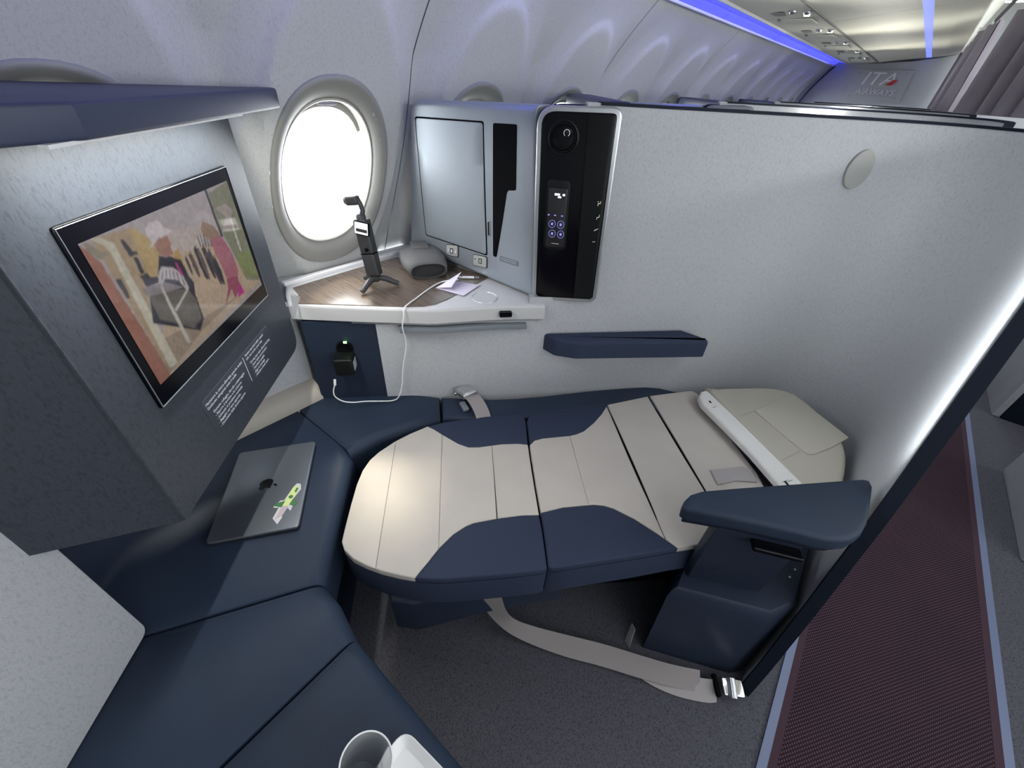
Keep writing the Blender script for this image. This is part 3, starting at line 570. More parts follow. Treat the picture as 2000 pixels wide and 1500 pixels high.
# navy elbow pad on the partition
q0 = p1(-.675)
apoly = rnd([(0, .001), (.03, .046), (.10, .071), (.574, .086), (.55, .05), (.50, .001)], [0, .03, .05, .012, .02, 0], 5)
ap = obj('elbow_pad', MB().pad(apoly, .712, .645, .016, fn=lambda a, b_, z_: (q0.x + DP.x * a + NP.x * b_, q0.y + DP.y * a + NP.y * b_, z_)), 'navy_fabric'); tag(ap, 'slim navy padded elbow rest fixed along the pale partition', 'armrest')
# navy power panel below the table
ppn = thing('power_panel', 'navy upholstered panel with power outlet below the side table', 'panel', (*((p1(-1.19) + p1(-1.045)) / 2), .46))
a_, b_ = p1(-1.195) + NP * -.004, p1(-1.045) + NP * -.004
obj('panel', MB().add([(*a_, .44), (*b_, .44), (*b_, .762), (*a_, .762), *[(p_.x - NP.x * .03, p_.y - NP.y * .03, z_) for p_, z_ in ((a_, .44), (b_, .44), (b_, .762), (a_, .762))]], [(0, 1, 2, 3), (7, 6, 5, 4), (0, 4, 5, 1), (1, 5, 6, 2), (2, 6, 7, 3), (3, 7, 4, 0)]), 'navy', ppn, flat=True)
oc = p1(-1.118) + NP * .0
obj('outlet_ring', MB().lathe([(.026, -.004), (.026, .002), (.022, .004), (.018, .001)], (oc.x, oc.y, .668), (NP.x, NP.y, 0), 24), 'matt_black', ppn)
obj('status_light', MB().box((oc.x + DP.x * .006 + NP.x * .003, oc.y + DP.y * .006 + NP.y * .003, .692), (.010, .004, .006), (DP.x, DP.y, 0), (NP.x, NP.y, 0), (0, 0, 1)), 'emit_green', ppn, flat=True)

# lining and beige trim behind the bench by the window
tag(slab('lower_wall', -1.30, -1.25, -.5, .455, .44, .80, 'laminate'), 'pale lower lining between the bench and the side table', kind='structure')
prof = [(-1.25, .44), (-1.195, .44), (-1.195, .470), (-1.205, .495), (-1.222, .512), (-1.25, .522)]
tag(obj('trim_3', MB().loft([[(x, -.5, z_) for x, z_ in prof], [(x, .452, z_) for x, z_ in prof]], True, True, True), 'beige_trim', angle=60), 'beige rounded trim along the wall behind the bench', kind='structure')

# ------------------------------------------------------------------ bench round the foot of the bed
ZB = .46
bench = thing('bench', 'dark navy leather bench wrapping round the foot of the bed', 'bench', (-.8, .0, 0))
def seamset(poly, segs):
    """edge indices of the ccw polygon lying along the given seam segments"""
    poly = ccw(poly); s = set()
    for i in range(len(poly)):
        m_ = (Vector(poly[i]) + Vector(poly[(i + 1) % len(poly)])) / 2
        for a, b_ in segs:
            a, b_ = Vector(a), Vector(b_); d = b_ - a; t_ = max(0, min(1, (m_ - a).dot(d) / d.length_squared))
            if (a + d * t_ - m_).length < .012: s.add(i)
    return s
BENCH_CD = [BENCH_CD[0]] + BENCH_CD[2:]
BENCH_A[-2:] = [(-.905, .368)]
sAB = (BENCH_A[0], BENCH_A[-1]); sBC = (BENCH_CD[0], BENCH_CD[-1]); sCD = (BENCH_CD[2], BENCH_CD[6]); sAS = (BENCH_A[5], BENCH_A[6])
dBC = (Vector(BENCH_CD[-1]) - Vector(BENCH_CD[0])).normalized(); eBC = tuple(Vector(BENCH_CD[-1]) + dBC * .20)
dCD = (Vector(BENCH_CD[6]) - Vector(BENCH_CD[2])).normalized(); eCD = tuple(Vector(BENCH_CD[6]) + dCD * .28)
pa = BENCH_A[:]
pb = [BENCH_A[0], BENCH_A[-1]] + BENCH_B_IN[1:] + [BENCH_CD[-1], eBC, (-1.225, eBC[1])]
pc = BENCH_CD[0:3] + [BENCH_CD[6], eCD, (eBC[0] + .02, eCD[1]), eBC, BENCH_CD[-1]]
pd = [BENCH_CD[2], BENCH_CD[3], BENCH_CD[4], BENCH_CD[5], (.06, .10), (.06, eCD[1]), eCD, BENCH_CD[6]]
segs = [sAB, (BENCH_CD[0], eBC), (BENCH_CD[2], eCD), sAS]
for poly in (pa, pb, pc, pd):
    obj('cushion', MB().pad(poly, ZB, .33, .034, 7, seamset(poly, segs), .14), 'navy_leather', bench, angle=70)
base = offset(ccw([(-1.20, .34), (-1.16, .52), (-1.06, .60), (-.94, .70), (-.87, .62), (-.93, .42), (-.90, .35), (-.60, .08), (.05, .09), (.05, -.42), (-1.20, -.42)]), .02)
obj('plinth', MB().pad(base, .335, .0, .0), 'navy_dark', bench)
# stitched double seam lines standing beside the cushion joints
for (a, b_), sd in ((sAB, 1), ((BENCH_CD[2], BENCH_CD[6]), 1), (sBC, 1)):
    a, b_ = Vector(a), Vector(b_); d = (b_ - a).normalized(); nn = Vector((-d.y, d.x)) * .011 * sd
    obj('stitching', MB().tube([(*(a + d * .05 + nn), ZB - .0004), (*(b_ - d * .04 + nn), ZB - .0004)], .0010, 5), 'navy', bench)

# pale front panel standing on the bench under the monitor housing
dT = Vector((-.70356, .710636)); nT = Vector((.710636, .70356)); TL = Vector((-.78048, .023022))
fq = Vector((-.763, -.176))
fp = rnd([(0, ZB + .003), (-.75, ZB + .003), (-.75, 1.30), (0, 1.30)], [.022, 0, 0, 0], 6)
fpn = obj('front_panel', MB().pad(fp, 0, -.03, .003, fn=lambda s_, z_, d_: (fq.x + dT.x * s_ + nT.x * d_, fq.y + dT.y * s_ + nT.y * d_, z_)), 'laminate'); tag(fpn, 'pale flecked panel with rounded corner standing on the bench at lower left', 'panel')

# ------------------------------------------------------------------ monitor housing with hood, screen and placard
def tvp(s_, z_, d_): return (TL.x + dT.x * s_ + nT.x * d_, TL.y + dT.y * s_ + nT.y * d_, z_)
def make_pod(label, full=True):
    pod = thing('monitor_housing', label, 'monitor housing', (-.95, .15, .715), 'monitor housings')
    A = tvp(-.079, .715, -.002); B = tvp(.515, .72, -.002); Cc = (-1.168, .33); Dd = (-1.166, -.05); Ee = (-.90, -.34); Ff = (-.742, -.199)
    base_ = [(*A[:2], .716), (*B[:2], .73), (*Cc, .73), (*Dd, .73), (*Ee, .79), (*Ff, .792)]
    top_ = [(x, y, 1.318) for x, y, z_ in base_]
    obj('body', MB().loft([base_, top_], True, True, True), 'pod_laminate', pod, flat=True)
    face = rnd([(-.079, .716), (.535, .716), (.535, 1.318), (-.079, 1.318)], [.006, .045, 0, 0], 6)
    obj('face_panel', MB().pad(face, .006, -.014, .004, fn=tvp), 'pod_laminate', pod)
    hood = [tvp(.628, 0, .075)[:2], tvp(.612, 0, .092)[:2], tvp(.02, 0, .092)[:2], (-.655, -.06), (-.675, -.16), (-.80, -.42), (-1.10, -.42), (-1.165, -.1), (-1.163, .3), (-1.166, .495)]
    hood = rnd(ccw(hood), .008, 3)
    obj('hood', MB().pad(hood, 1.354, 1.316, .005, 3, both=True), 'hood_navy', pod)
    if not full: return pod
    fr = rnd([(0, .920), (.45, .920), (.45, 1.22), (0, 1.22)], .006, 3)
    scr = obj('screen', MB().pad(fr, .0105, .004, .002, fn=tvp), 'gloss_black', pod)
    obj('bezel_line', MB().tube([tvp(*p, .0108) for p in ((.003, .923), (.447, .923), (.447, 1.217), (.003, 1.217), (.003, .923))], .0010, 6), 'grey_plastic', scr)
    # the picture: two people in pale hats on a plaza, painted as flat shapes
    NX, NY = 300, 176
    uu, vv = np.meshgrid((np.arange(NX + 1)) / NX, (np.arange(NY + 1)) / NY)
    im = np.zeros((NY + 1, NX + 1, 3)); im[:] = (.5, .44, .42)
    for c_, poly in PICTURE:  # one brown shape near the bottom paints a screen reflection
        ins = np.zeros(uu.shape, bool); n_ = len(poly)
        for i in range(n_):
            x0, y0 = poly[i]; x1, y1 = poly[(i + 1) % n_]
            cond = ((y0 > vv) != (y1 > vv)); 
            with np.errstate(divide='ignore', invalid='ignore'):
                ins ^= cond & (uu < (x1 - x0) * (vv - y0) / ((y1 - y0) if y1 != y0 else 1e-9) + x0)
        im[ins] = c_
    rs = np.random.RandomState(3)
    for _ in range(2):
        p_ = np.pad(im, ((1, 1), (1, 1), (0, 0)), mode='edge'); im = (p_[1:-1, 1:-1] * 2 + p_[:-2, 1:-1] + p_[2:, 1:-1] + p_[1:-1, :-2] + p_[1:-1, 2:]) / 6
    nz = rs.rand(NY // 5 + 2, NX // 5 + 2); nz = np.kron(nz, np.ones((5, 5)))[:NY + 1, :NX + 1]
    im = im * (.9 + .2 * nz[..., None]); im = im * (.8 + .2 * np.clip(vv / .35, 0, 1))[..., None]
    mb = MB().grid(lambda u, v: tvp(.021 + .412 * u, .957 + .236 * v, .0113), NX, NY)
    po = obj('picture', mb, 'picture', scr, flat=True)
    ca = po.data.color_attributes.new('Col', 'FLOAT_COLOR', 'POINT')
    rgba = np.ones(((NX + 1) * (NY + 1), 4)); rgba[:, :3] = im.reshape(-1, 3); ca.data.foreach_set('color', rgba.ravel())
    # safety placard
    pla = obj('placard', MB().pad(rnd([(.085, .775), (.405, .775), (.405, .862), (.085, .862)], .012, 4), .0068, .005, .0004, fn=tvp), 'pod_laminate', pod)
    return pod, pla
pod, pla = make_pod('dark grey monitor housing with navy hood, the nearest one')
def tvtext(ln, s0, z0, size=.0098):
    return text(ln, size, 'print_white', tvp(s0, z0, .0072), (dT.x, dT.y, 0), (0, 0, 1), 'lettering', pla, .0001)
LT = ['Mantenere la cintura allacciata quando seduti', 'Giubbotto salvagente sotto il sedile', 'Durante rullaggio, decollo e atterraggio:', '- Riporre il tavolino e lo schermo', '- Schienale in posizione verticale', '- Bagaglio nel vano apposito', '- Oscurante della finestra aperto']
RT = ['Fasten seat belt while seated', 'Life vest under your seat', 'During taxi, take off and landing:', '- Stow table and monitor', '- Seat back upright', '- Bags in stowage', '- Window shade open']
for k, ln in enumerate(LT): tvtext(ln, .092 + (.012 if k > 1 else 0), .847 - k * .0098 - (.006 if k > 1 else 0), .0086)
for k, ln in enumerate(RT): tvtext(ln, .268 + (.010 if k > 1 else 0), .850 - k * .0098 - (.006 if k > 1 else 0), .0086)
obj('divider', MB().box(tvp(.258, .822, .0071), (.0012, .0006, .066), (dT.x, dT.y, 0), (nT.x, nT.y, 0), (0, 0, 1)), 'print_white', pla, flat=True)
# lamp strip under the hood, washing the face from above
hl = light('hood_lamp', 'AREA', tvp(.26, 1.313, .05), 5.0, (1.0, .99, .90), target=tvp(.26, .9, .02), shape='RECTANGLE', size=.44, size_y=.012)
hl.rotation_euler = Matrix(((dT.x, -nT.x, 0), (dT.y, -nT.y, 0), (0, 0, 1))).to_euler()
hl.parent = pod; hl.location = Vector(tvp(.20, 1.313, .080)) - W(pod)
obj('lamp_strip', MB().box(tvp(.20, 1.3150, .080), (.46, .010, .004), (dT.x, dT.y, 0), (nT.x, nT.y, 0), (0, 0, 1)), 'white_plastic', pod, flat=True)

# ------------------------------------------------------------------ side table with walnut inlay
ZTB = .82
tb = thing('side_table', 'side table with walnut inlay and pale rim under the window', 'table', (-1.1, .75, .75))
TABLE = [tuple(Vector(p) + NP * (.004 if k < 3 else .014)) for k, p in enumerate(TABLE)]
front = smooth(TABLE, 3)
tpoly = ccw(list(front) + [(-.80, 1.20), (-1.36, 1.20), (-1.375, .50), (-1.30, .465)])
obj('top', MB().pad(tpoly, ZTB - .002, .77, .010, 4), 'table_white', tb)
obj('under_rim', MB().pad(offset(tpoly, .012), .771, .757, 0), 'silver', tb)
obj('inlay', MB().pad(WOOD, ZTB + .0006, ZTB - .006, .0008, 2), 'walnut', tb, flat=True)
obj('back_rail', MB().box((-1.362, .74, ZTB + .004), (.022, .50, .014), bev=.004), 'white_plastic', tb)
obj('coaster_rim', MB().tube([(-.848 + .042 * math.cos(q), .905 + .042 * math.sin(q), ZTB - .0015) for q in [2 * math.pi * k / 40 for k in range(41)]], .0014, 6), 'silver', tb)
fd = (Vector(TABLE[6]) - Vector(TABLE[4])).normalized(); fn_ = Vector((fd.y, -fd.x)); sp_ = Vector((-.755, .905))
obj('sensor_window', MB().pad(rnd([(-.02, -.009), (.02, -.009), (.02, .009), (-.02, .009)], .004, 4), .0035, -.01, .001, fn=lambda a, b_, c: (sp_.x + fd.x * a + fn_.x * (c + .004), sp_.y + fd.y * a + fn_.y * (c + .004), .793 + b_)), 'gloss_black', tb)
tl_ = [Vector(TABLE[1]).lerp(Vector(TABLE[2]), .75)] + [Vector(p) for p in TABLE[2:6]] + [Vector(TABLE[5]).lerp(Vector(TABLE[6]), .6)]
lip = [tuple(p + NP * .004) for p in tl_] + [tuple(p - NP * .10) for p in tl_[::-1]]
obj('folding_tray', MB().pad(lip, .752, .735, .003, 2), 'grey_plastic', tb)
obj('corner_plate', MB().add([(-1.150, .425, .88), (-1.155, .42, .80), (-1.225, .475, .826), (-1.160, .428, .88), (-1.165, .423, .80), (-1.232, .482, .826)], [(0, 1, 2), (5, 4, 3), (0, 3, 4, 1), (1, 4, 5, 2), (2, 5, 3, 0)]), 'table_white', tb, flat=True)

# ------------------------------------------------------------------ storage cabinet with black control head
BLc, BRc, TLc, TRc = [Vector(a) for a in ((-1.366, 1.009, .835), (-.735, 1.012, .822), (-1.155, .900, 1.333), (-.778, 1.012, 1.347))]
def CF(a, b_, d=0.0):
    p = (BLc * (1 - a) + BRc * a) * (1 - b_) + (TLc * (1 - a) + TRc * a) * b_
    n_ = Vector((-.12 * b_ * (1 - a), -1, -.2 * (1 - a) * b_)).normalized()
    return p + n_ * d
CW, CH = .50, .52
def warp(mb, step=.045):
    """bend a flat part onto the gently twisted cabinet face"""
    bm = bmesh.new(); vs = [bm.verts.new(p) for p in mb.v]
    for f in mb.f:
        try: bm.faces.new([vs[i] for i in f])
        except ValueError: pass
    for ax, hi in ((0, CW), (1, CH)):
        k = step
        while k < hi * 1.02:
            co = [0, 0, 0]; no = [0, 0, 0]; co[ax] = k; no[ax] = 1
            bmesh.ops.bisect_plane(bm, geom=bm.verts[:] + bm.edges[:] + bm.faces[:], dist=1e-6, plane_co=co, plane_no=no); k += step
    bm.verts.index_update(); out = MB(); out.v = [tuple(CF(v.co.x / CW, v.co.y / CH, v.co.z)) for v in bm.verts]; out.f = [tuple(v.index for v in f.verts) for f in bm.faces]; bm.free()
    return out
def cpad(poly, dt, db, r, seg=3):     # prism standing on the cabinet face, poly in face fractions
    q = [(a * CW, b_ * CH) for a, b_ in poly]
    return warp(MB().pad(q, dt, db, r, seg))
C0 = Vector((-.73, 1.01)); DB = Vector((.865426, .501036)); NB = Vector((DB.y, -DB.x))
def hp(s_, z_, d_): return (C0.x + DB.x * s_ + NB.x * d_, C0.y + DB.y * s_ + NB.y * d_, z_)
def make_cabinet(label, full=True):
    cb = thing('storage_cabinet', label, 'cabinet', (-1.05, 1.1, .822), 'storage cabinets')
    prof_ = rnd([(0, 0), (1.02, 0), (1.02, 1.0), (0, 1.0)], [.06, .0, .0, .075], 6)
    q = [(a * CW, b_ * CH) for a, b_ in prof_]; q = ccw(q)
    loops = []
    for k in range(6):
        a = k / 5 * math.pi / 2; loops.append([(x, y, -.016 + .016 * math.cos(a)) for x, y in offset(q, .016 * (1 - math.sin(a)))])
    front_ = warp(MB().loft(loops, True, True, False))
    sides = MB().loft([[Vector(CF(x / CW, y / CH, -.016)) for x, y in q], [Vector(CF(x / CW, y / CH, -.016)) + Vector((.05 * (1 - x / CW), .20 - .1 * x / CW, 0)) for x, y in q]], True, False, True)
    front_.add(sides.v, sides.f)
    obj('body', front_, 'satin_grey', cb, angle=50)
    if full:
        dr = rnd([(.164, .160), (.671, .172), (.618, .911), (.064, .913)], .018, 4)
        obj('door_gap', cpad([(.5 + (a - .37) * 1.03 - .13, .54 + (b_ - .54) * 1.022) for a, b_ in dr], .0006, -.004, .0003, 1), 'matt_black', cb)
        obj('door', cpad(dr, .0016, -.003, .001), 'satin_grey', cb)
        sl_ = rnd([(.722, .177), (.748, .177), (.812, .575), (.822, .592), (.878, .600), (.875, .915), (.697, .914)], .012, 4)
        obj('slot', cpad(sl_, .0009, -.006, .0004, 1), 'matt_black', cb)
        lt = obj('latch', cpad(rnd([(.682, .300), (.697, .300), (.690, .40), (.675, .40)], .006, 3), .0032, -.002, .001), 'silver', cb)
        obj('latch_slot', cpad(rnd([(.685, .306), (.693, .306), (.688, .392), (.680, .392)], .003, 2), .0042, .002, .0004), 'matt_black', lt)
        for nm, pts, icon in (('control_button', [(.349, .060), (.446, .075), (.444, .162), (.349, .140)], 'H'), ('control_button', [(.575, .062), (.677, .079), (.675, .155), (.575, .140)], 'o')):
            cx_, cy_ = sum(p[0] for p in pts) / 4, sum(p[1] for p in pts) / 4
            obj('button_gap', cpad(rnd([(cx_ + (a - cx_) * 1.1, cy_ + (b_ - cy_) * 1.1) for a, b_ in pts], .014, 4), .0012, -.003, .0003, 1), 'matt_black', cb)
            bt = obj(nm, cpad(rnd(pts, .013, 4), .0042, -.003, .0015), 'button_grey', cb)
            def sub(poly): return [(pts[0][0] + (pts[1][0] - pts[0][0]) * u + (pts[3][0] - pts[0][0]) * v, pts[0][1] + (pts[1][1] - pts[0][1]) * u + (pts[3][1] - pts[0][1]) * v) for u, v in poly]
            if icon == 'H':
                obj('pictogram', cpad(sub([(.36, .25), (.62, .25), (.62, .75), (.36, .75)]), .0046, .004, .0001, 1), 'matt_black', bt)
                obj('pictogram', cpad(sub([(.41, .33), (.57, .33), (.57, .67), (.41, .67)]), .0048, .004, .0001, 1), 'print_white', bt)
                for u in (.14, .78): obj('pictogram', cpad(sub([(u, .35), (u + .08, .35), (u + .12, .7), (u, .62)]), .0046, .004, .0001, 1), 'print_white', bt)
            else:
                obj('pictogram', cpad(sub([(.42, .30), (.66, .30), (.66, .78), (.42, .78)]), .0046, .004, .0001, 1), 'matt_black', bt)
                obj('pictogram', cpad(sub([(.47, .36), (.61, .36), (.61, .72), (.47, .72)]), .0048, .004, .0001, 1), 'button_grey', bt)
                obj('pictogram', cpad(sub([(.10, .60), (.17, .60), (.17, .70), (.10, .70)]), .0046, .004, .0001, 1), 'matt_black', bt)
        pq = obj('placard', cpad(rnd([(.772, .160), (.906, .166), (.905, .200), (.772, .196)], .006, 3), .0009, -.002, .0002, 1), 'grey_plastic', cb)
        o_ = CF(.782, .184, .0012); ux = (CF(.9, .190, .0012) - o_)
        text('For use when doors are fully open', .0046, 'print_white', o_, ux, (0, -.05, 1), 'lettering', pq, .0001)
        text('Close cabinet for taxi and landing', .0046, 'print_white', CF(.782, .172, .0012), ux, (0, -.05, 1), 'lettering', pq, .0001)
    head = rnd([(0, .824), (.190, .838), (.205, .852), (.183, 1.356), (-.030, 1.350)], [.030, .02, .016, .026, .050], 6)
    obj('head_body', MB().pad(head, -.012, -.10, .004, 3, fn=hp), 'matt_black', cb)
    obj('head_rim', MB().pad(head, .012, -.012, .004, 3, fn=hp), 'silver' if full else 'grey_plastic', cb)
    hd = offset(ccw(head), .012)
    hc = obj('control_head', MB().pad(hd, .0165, .006, .003, 3, fn=hp), 'gloss_black', cb)
    if full:
        dv = clip(ccw(offset(ccw(head), .016)), (.101, 1.346), (.134, .84), True)
        obj('seat_control_strip', MB().pad(rnd(dv, .0), .0215, .015, .0015, 2, fn=hp), 'satin_black', hc)
        lc = (.045, 1.284)
        obj('lamp_ring', MB().lathe([(.040, 0), (.040, .003), (.036, .005), (.033, .002)], hp(*lc, .0165), (NB.x, NB.y, 0), 36), 'satin_black', hc)
        lm = obj('reading_lamp', MB().lathe([(.030, 0), (.030, .006), (.027, .011), (.010, .014)], hp(*lc, .017), (NB.x, NB.y, .12), 36), 'gloss_black', hc)
        obj('lamp_ring_mark', MB().tube([hp(lc[0] + .008 + .0075 * math.cos(q_), lc[1] + .012 + .0075 * math.sin(q_), .0305) for q_ in [(-60 + 300 * k / 14) * math.pi / 180 for k in range(15)]], .0007, 5), 'emit_icon', lm)
        obj('lamp_lens', MB().lathe([(.004, 0), (.004, .002), (.002, .003)], hp(lc[0] - .008, lc[1] - .024, .022), (NB.x, NB.y, 0), 12), 'chrome', lm)
        rc = rnd([(.021, .997), (.088, .997), (.077, 1.186), (.014, 1.186)], .013, 5)
        obj('handset_cradle', MB().pad(rc, .0195, .014, .002, 2, fn=hp), 'satin_black', hc)
        hs = obj('handset', MB().pad(rnd([(.027, 1.006), (.082, 1.006), (.073, 1.166), (.020, 1.166)], .006, 3), .026, .018, .002, 2, fn=hp), 'screen_dim', hc)
        for (s_, z_, w_, h_) in ((.046, 1.150, .018, .005), (.053, 1.1435, .011, .004), (.064, 1.150, .008, .005)): obj('screen_readout', MB().box(hp(s_, z_, .0263), (w_ * .8, .0006, h_), (DB.x, DB.y, 0), (NB.x, NB.y, 0), (0, 0, 1)), 'emit_white', hs, flat=True)
        for i in range(2):
            for j in range(2):
                c_ = (.040 + .025 * i + .003 * j, 1.071 - .027 * j)
                obj('touch_button', MB().tube([hp(c_[0] + .0095 * math.cos(q_), c_[1] + .0105 * math.sin(q_), .0264) for q_ in [2 * math.pi * k / 18 for k in range(19)]], .0006, 5), 'emit_violet', hs)
                obj('touch_icon', MB().box(hp(*c_, .0263), (.006, .0006, .007), (DB.x, DB.y, 0), (NB.x, NB.y, 0), (0, 0, 1)), 'emit_violet', hs, flat=True)
        for s_ in (.028, .046, .066): obj('touch_icon', MB().box(hp(s_, 1.095, .0263), (.006, .0006, .003), (DB.x, DB.y, 0), (NB.x, NB.y, 0), (0, 0, 1)), 'emit_violet', hs, flat=True)
        obj('touch_icon', MB().box(hp(.055, 1.016, .0263), (.022, .0006, .0009), (DB.x, DB.y, 0), (NB.x, NB.y, 0), (0, 0, 1)), 'emit_icon', hs, flat=True)
        icons = [(.163, 1.136, ((-.005, .007, .004, .003), (.0, .0, .010, .003), (.005, .005, .0022, .010), (-.004, -.006, .002, .008))), (.166, 1.100, ((0, 0, .009, .0025), (.005, .006, .002, .010), (-.004, -.005, .002, .009))), (.166, 1.066, ((0, 0, .008, .0025), (.006, .004, .006, .002), (-.005, -.004, .005, .002))), (.166, 1.032, ((0, 0, .012, .0018),))]
        for s_, z_, bars in icons:
            mb = MB()
            for dx, dz, w_, h_ in bars: mb.box(hp(s_ + dx * .65, z_ + dz * .65, .0219), (w_ * .65, .0006, h_ * .65), (DB.x, DB.y, .12), (NB.x, NB.y, 0), (0, 0, 1))
            obj('seat_icon', mb, 'emit_icon', hc, flat=True)
    return cb
cab = make_cabinet('satin grey storage cabinet with black control head on the side table')

# ------------------------------------------------------------------ reclined seat as a bed
bed = thing('lie_flat_seat', 'reclined beige and navy lie-flat seat made into a bed', 'seat', (-.3, .75, .1))
foot_out = FOOT_BEIGE[:16] + FOOT_NAVY_B[:8:-1] + [FOOT_NAVY_B[8]] + [FOOT_NAVY_A[8]] + FOOT_NAVY_A[9:]
back_out = BACK_NAVY_A[::-1][:5] + [BACK_NAVY_A[8]] + [BACK_BEIGE[9], BACK_BEIGE[10], BACK_NAVY_B[0]] + BACK_NAVY_B[:7:-1] + BACK_BEIGE[18:]
fo = ccw(foot_out); bo = ccw(back_out)
foot = obj('foot_cushion', MB().pad(fo, ZB - .006, .345, .012, 4), 'navy_fabric', bed, angle=60)
back = obj('back_cushion', MB().pad(bo, ZB - .006, .345, .012, 4), 'navy_fabric', bed, angle=60)
def tidy(p_, m_=.010):
    r_ = []
    for q in p_:
        if not r_ or (Vector(q) - Vector(r_[-1])).length > m_: r_.append(q)
    if (Vector(r_[0]) - Vector(r_[-1])).length < m_: r_.pop()
    return r_
def panels(poly, cuts, name, mat, parent, gaps=None):
    rest = [poly]; gaps = gaps or [.0] * len(cuts)
    for c_, g_ in zip(cuts, gaps):
        a, b_ = c_[0], c_[-1]; cur = rest.pop(); p_, q_ = clip(cur, a, b_, True, g_), clip(cur, a, b_, False, g_)
        # keep cutting the side that holds the next seam
        rest += [p_, q_] if side_next(c_, cuts, False) else [q_, p_]
    for p_ in rest: obj(name, MB().pad(tidy(p_), ZB, ZB - .022, .0035, 4), mat, parent, angle=60)
def side_next(c_, cuts, dflt):
    i = cuts.index(c_)
    if i + 1 >= len(cuts): return True
    a, b_ = Vector(c_[0]), Vector(c_[-1]); m_ = (Vector(cuts[i + 1][0]) + Vector(cuts[i + 1][-1])) / 2; d = b_ - a
    return not ((d.x * (m_.y - a.y) - d.y * (m_.x - a.x)) > 0)
panels(FOOT_BEIGE, FOOT_SEAMS, 'beige_panel', 'beige', foot)
obj('navy_corner', MB().pad(FOOT_NAVY_A, ZB, ZB - .022, .006, 4), 'navy_fabric', foot, angle=60)
obj('navy_corner', MB().pad(FOOT_NAVY_B, ZB, ZB - .022, .006, 4), 'navy_fabric', foot, angle=60)
cuts = [BACK_SEAMS[0], [BACK_SLITS[0][0], BACK_SLITS[0][-1]], [BACK_SLITS[1][0], BACK_SLITS[1][-1]]]
panels(BACK_BEIGE, cuts, 'beige_panel', 'beige', back, [.0, .0012, .0012])
for sl_ in BACK_SLITS:
    a, b_ = Vector(sl_[0]), Vector(sl_[-1]); d = (b_ - a).normalized(); nn = Vector((-d.y, d.x)); N = 14
    q = [a + (b_ - a) * (k / N) + nn * (.0042 * math.sin(math.pi * k / N) ** .6) for k in range(N + 1)] + [a + (b_ - a) * (k / N) - nn * (.0042 * math.sin(math.pi * k / N) ** .6) for k in range(N - 1, 0, -1)]
    obj('slit', MB().pad([tuple(p) for p in q], ZB + .0003, ZB - .01, 0), 'matt_black', back, flat=True)
obj('navy_corner', MB().pad(BACK_NAVY_A, ZB, ZB - .022, .006, 4), 'navy_fabric', back, angle=60)
obj('navy_corner', MB().pad(BACK_NAVY_B, ZB, ZB - .022, .006, 4), 'navy_fabric', back, angle=60)
obj('side_bolster', MB().pad(SIDE_STRIP, ZB - .004, .33, .016, 5), 'navy_leather', bed, angle=60)
# structure under the cushions
u_ = [(-.535, .222), (-.50, .205), (-.45, .24), (-.36, .375), (-.215, .56), (-.35, .70), (-.62, .72), (-.72, .45)]
obj('seat_pan', MB().pad(u_, .345, .20, .006, 3), 'navy', bed)
obj('back_frame', MB().pad([(-.24, .58), (.02, .86), (.10, 1.0), (.08, 1.15), (-.20, 1.38), (-.42, 1.15), (-.50, .86)], .345, .27, .01), 'navy_dark', bed)
obj('base_frame', MB().pad([(-.30, .66), (.05, 1.02), (-.14, 1.22), (-.46, .86)], .28, .0, .01), 'navy_dark', bed)
obj('front_flap', MB().add([(-.40, .335, .34), (-.23, .50, .34), (-.215, .535, .285), (-.245, .51, .255), (-.38, .36, .29), (-.395, .345, .335), (-.245, .52, .33), (-.235, .55, .285), (-.262, .525, .255), (-.39, .375, .29)], [(0, 1, 2, 3, 4), (9, 8, 7, 6, 5), (0, 5, 6, 1), (1, 6, 7, 2), (2, 7, 8, 3), (3, 8, 9, 4), (4, 9, 5, 0)]), 'navy', bed, flat=True)
# headrest
hr = thing('headrest', 'headrest', None, (.05, 1.35, .44)); del hr['label']; hr.parent = bed; hr.location = Vector((.05, 1.35, .40)) - W(bed)
obj('pad', MB().pad(smooth(HEAD_PAD, 3, True),   .505, .455, .022, 6), 'beige_leather', hr, angle=70)
bd = obj('cover_band', MB().pad(HEAD_BAND, .506, .484, .010, 5), 'white_cloth', hr, angle=70)
for a_, b_ in (((-.014, 1.412), (-.046, 1.345)), ((.150, 1.305), (.118, 1.222))): obj('seam', MB().tube([(*a_, .5052), (*b_, .5052)], .0008, 5), 'strap', hr)
obj('flap', MB().pad(rnd(HEAD_FLAP, .006, 2), .5095, .5045, .0015, 3), 'beige_leather', hr)
for k, (c_, mt) in enumerate((((.142, 1.133), 'sticker_green'), ((.150, 1.124), 'matt_black'), ((.152, 1.142), 'sticker_green'), ((-.150, 1.352), 'matt_black'), ((-.128, 1.333), 'red'))):
    obj('woven_mark', MB().box((c_[0], c_[1], .5064), (.022 if k < 3 else .012, .006, .0012), (.62, -.5, 0) if k % 2 else (.3, .6, 0), (.5, .62, 0), (0, 0, 1)), mt, bd, flat=True)
obj('support_tube', MB().tube([(-.075, 1.245, .425), (.02, 1.165, .425)], .017, 14), 'strap', bed)
obj('support_plate', MB().box((.04, 1.19, .405), (.30, .10, .02), (.76, -.65, 0), (.65, .76, 0), (0, 0, 1)), 'grey_plastic', bed)
obj('pull_tab', MB().pad(HEAD_TAB, .4655, .4625, .001, 2), 'strap_light', bed)

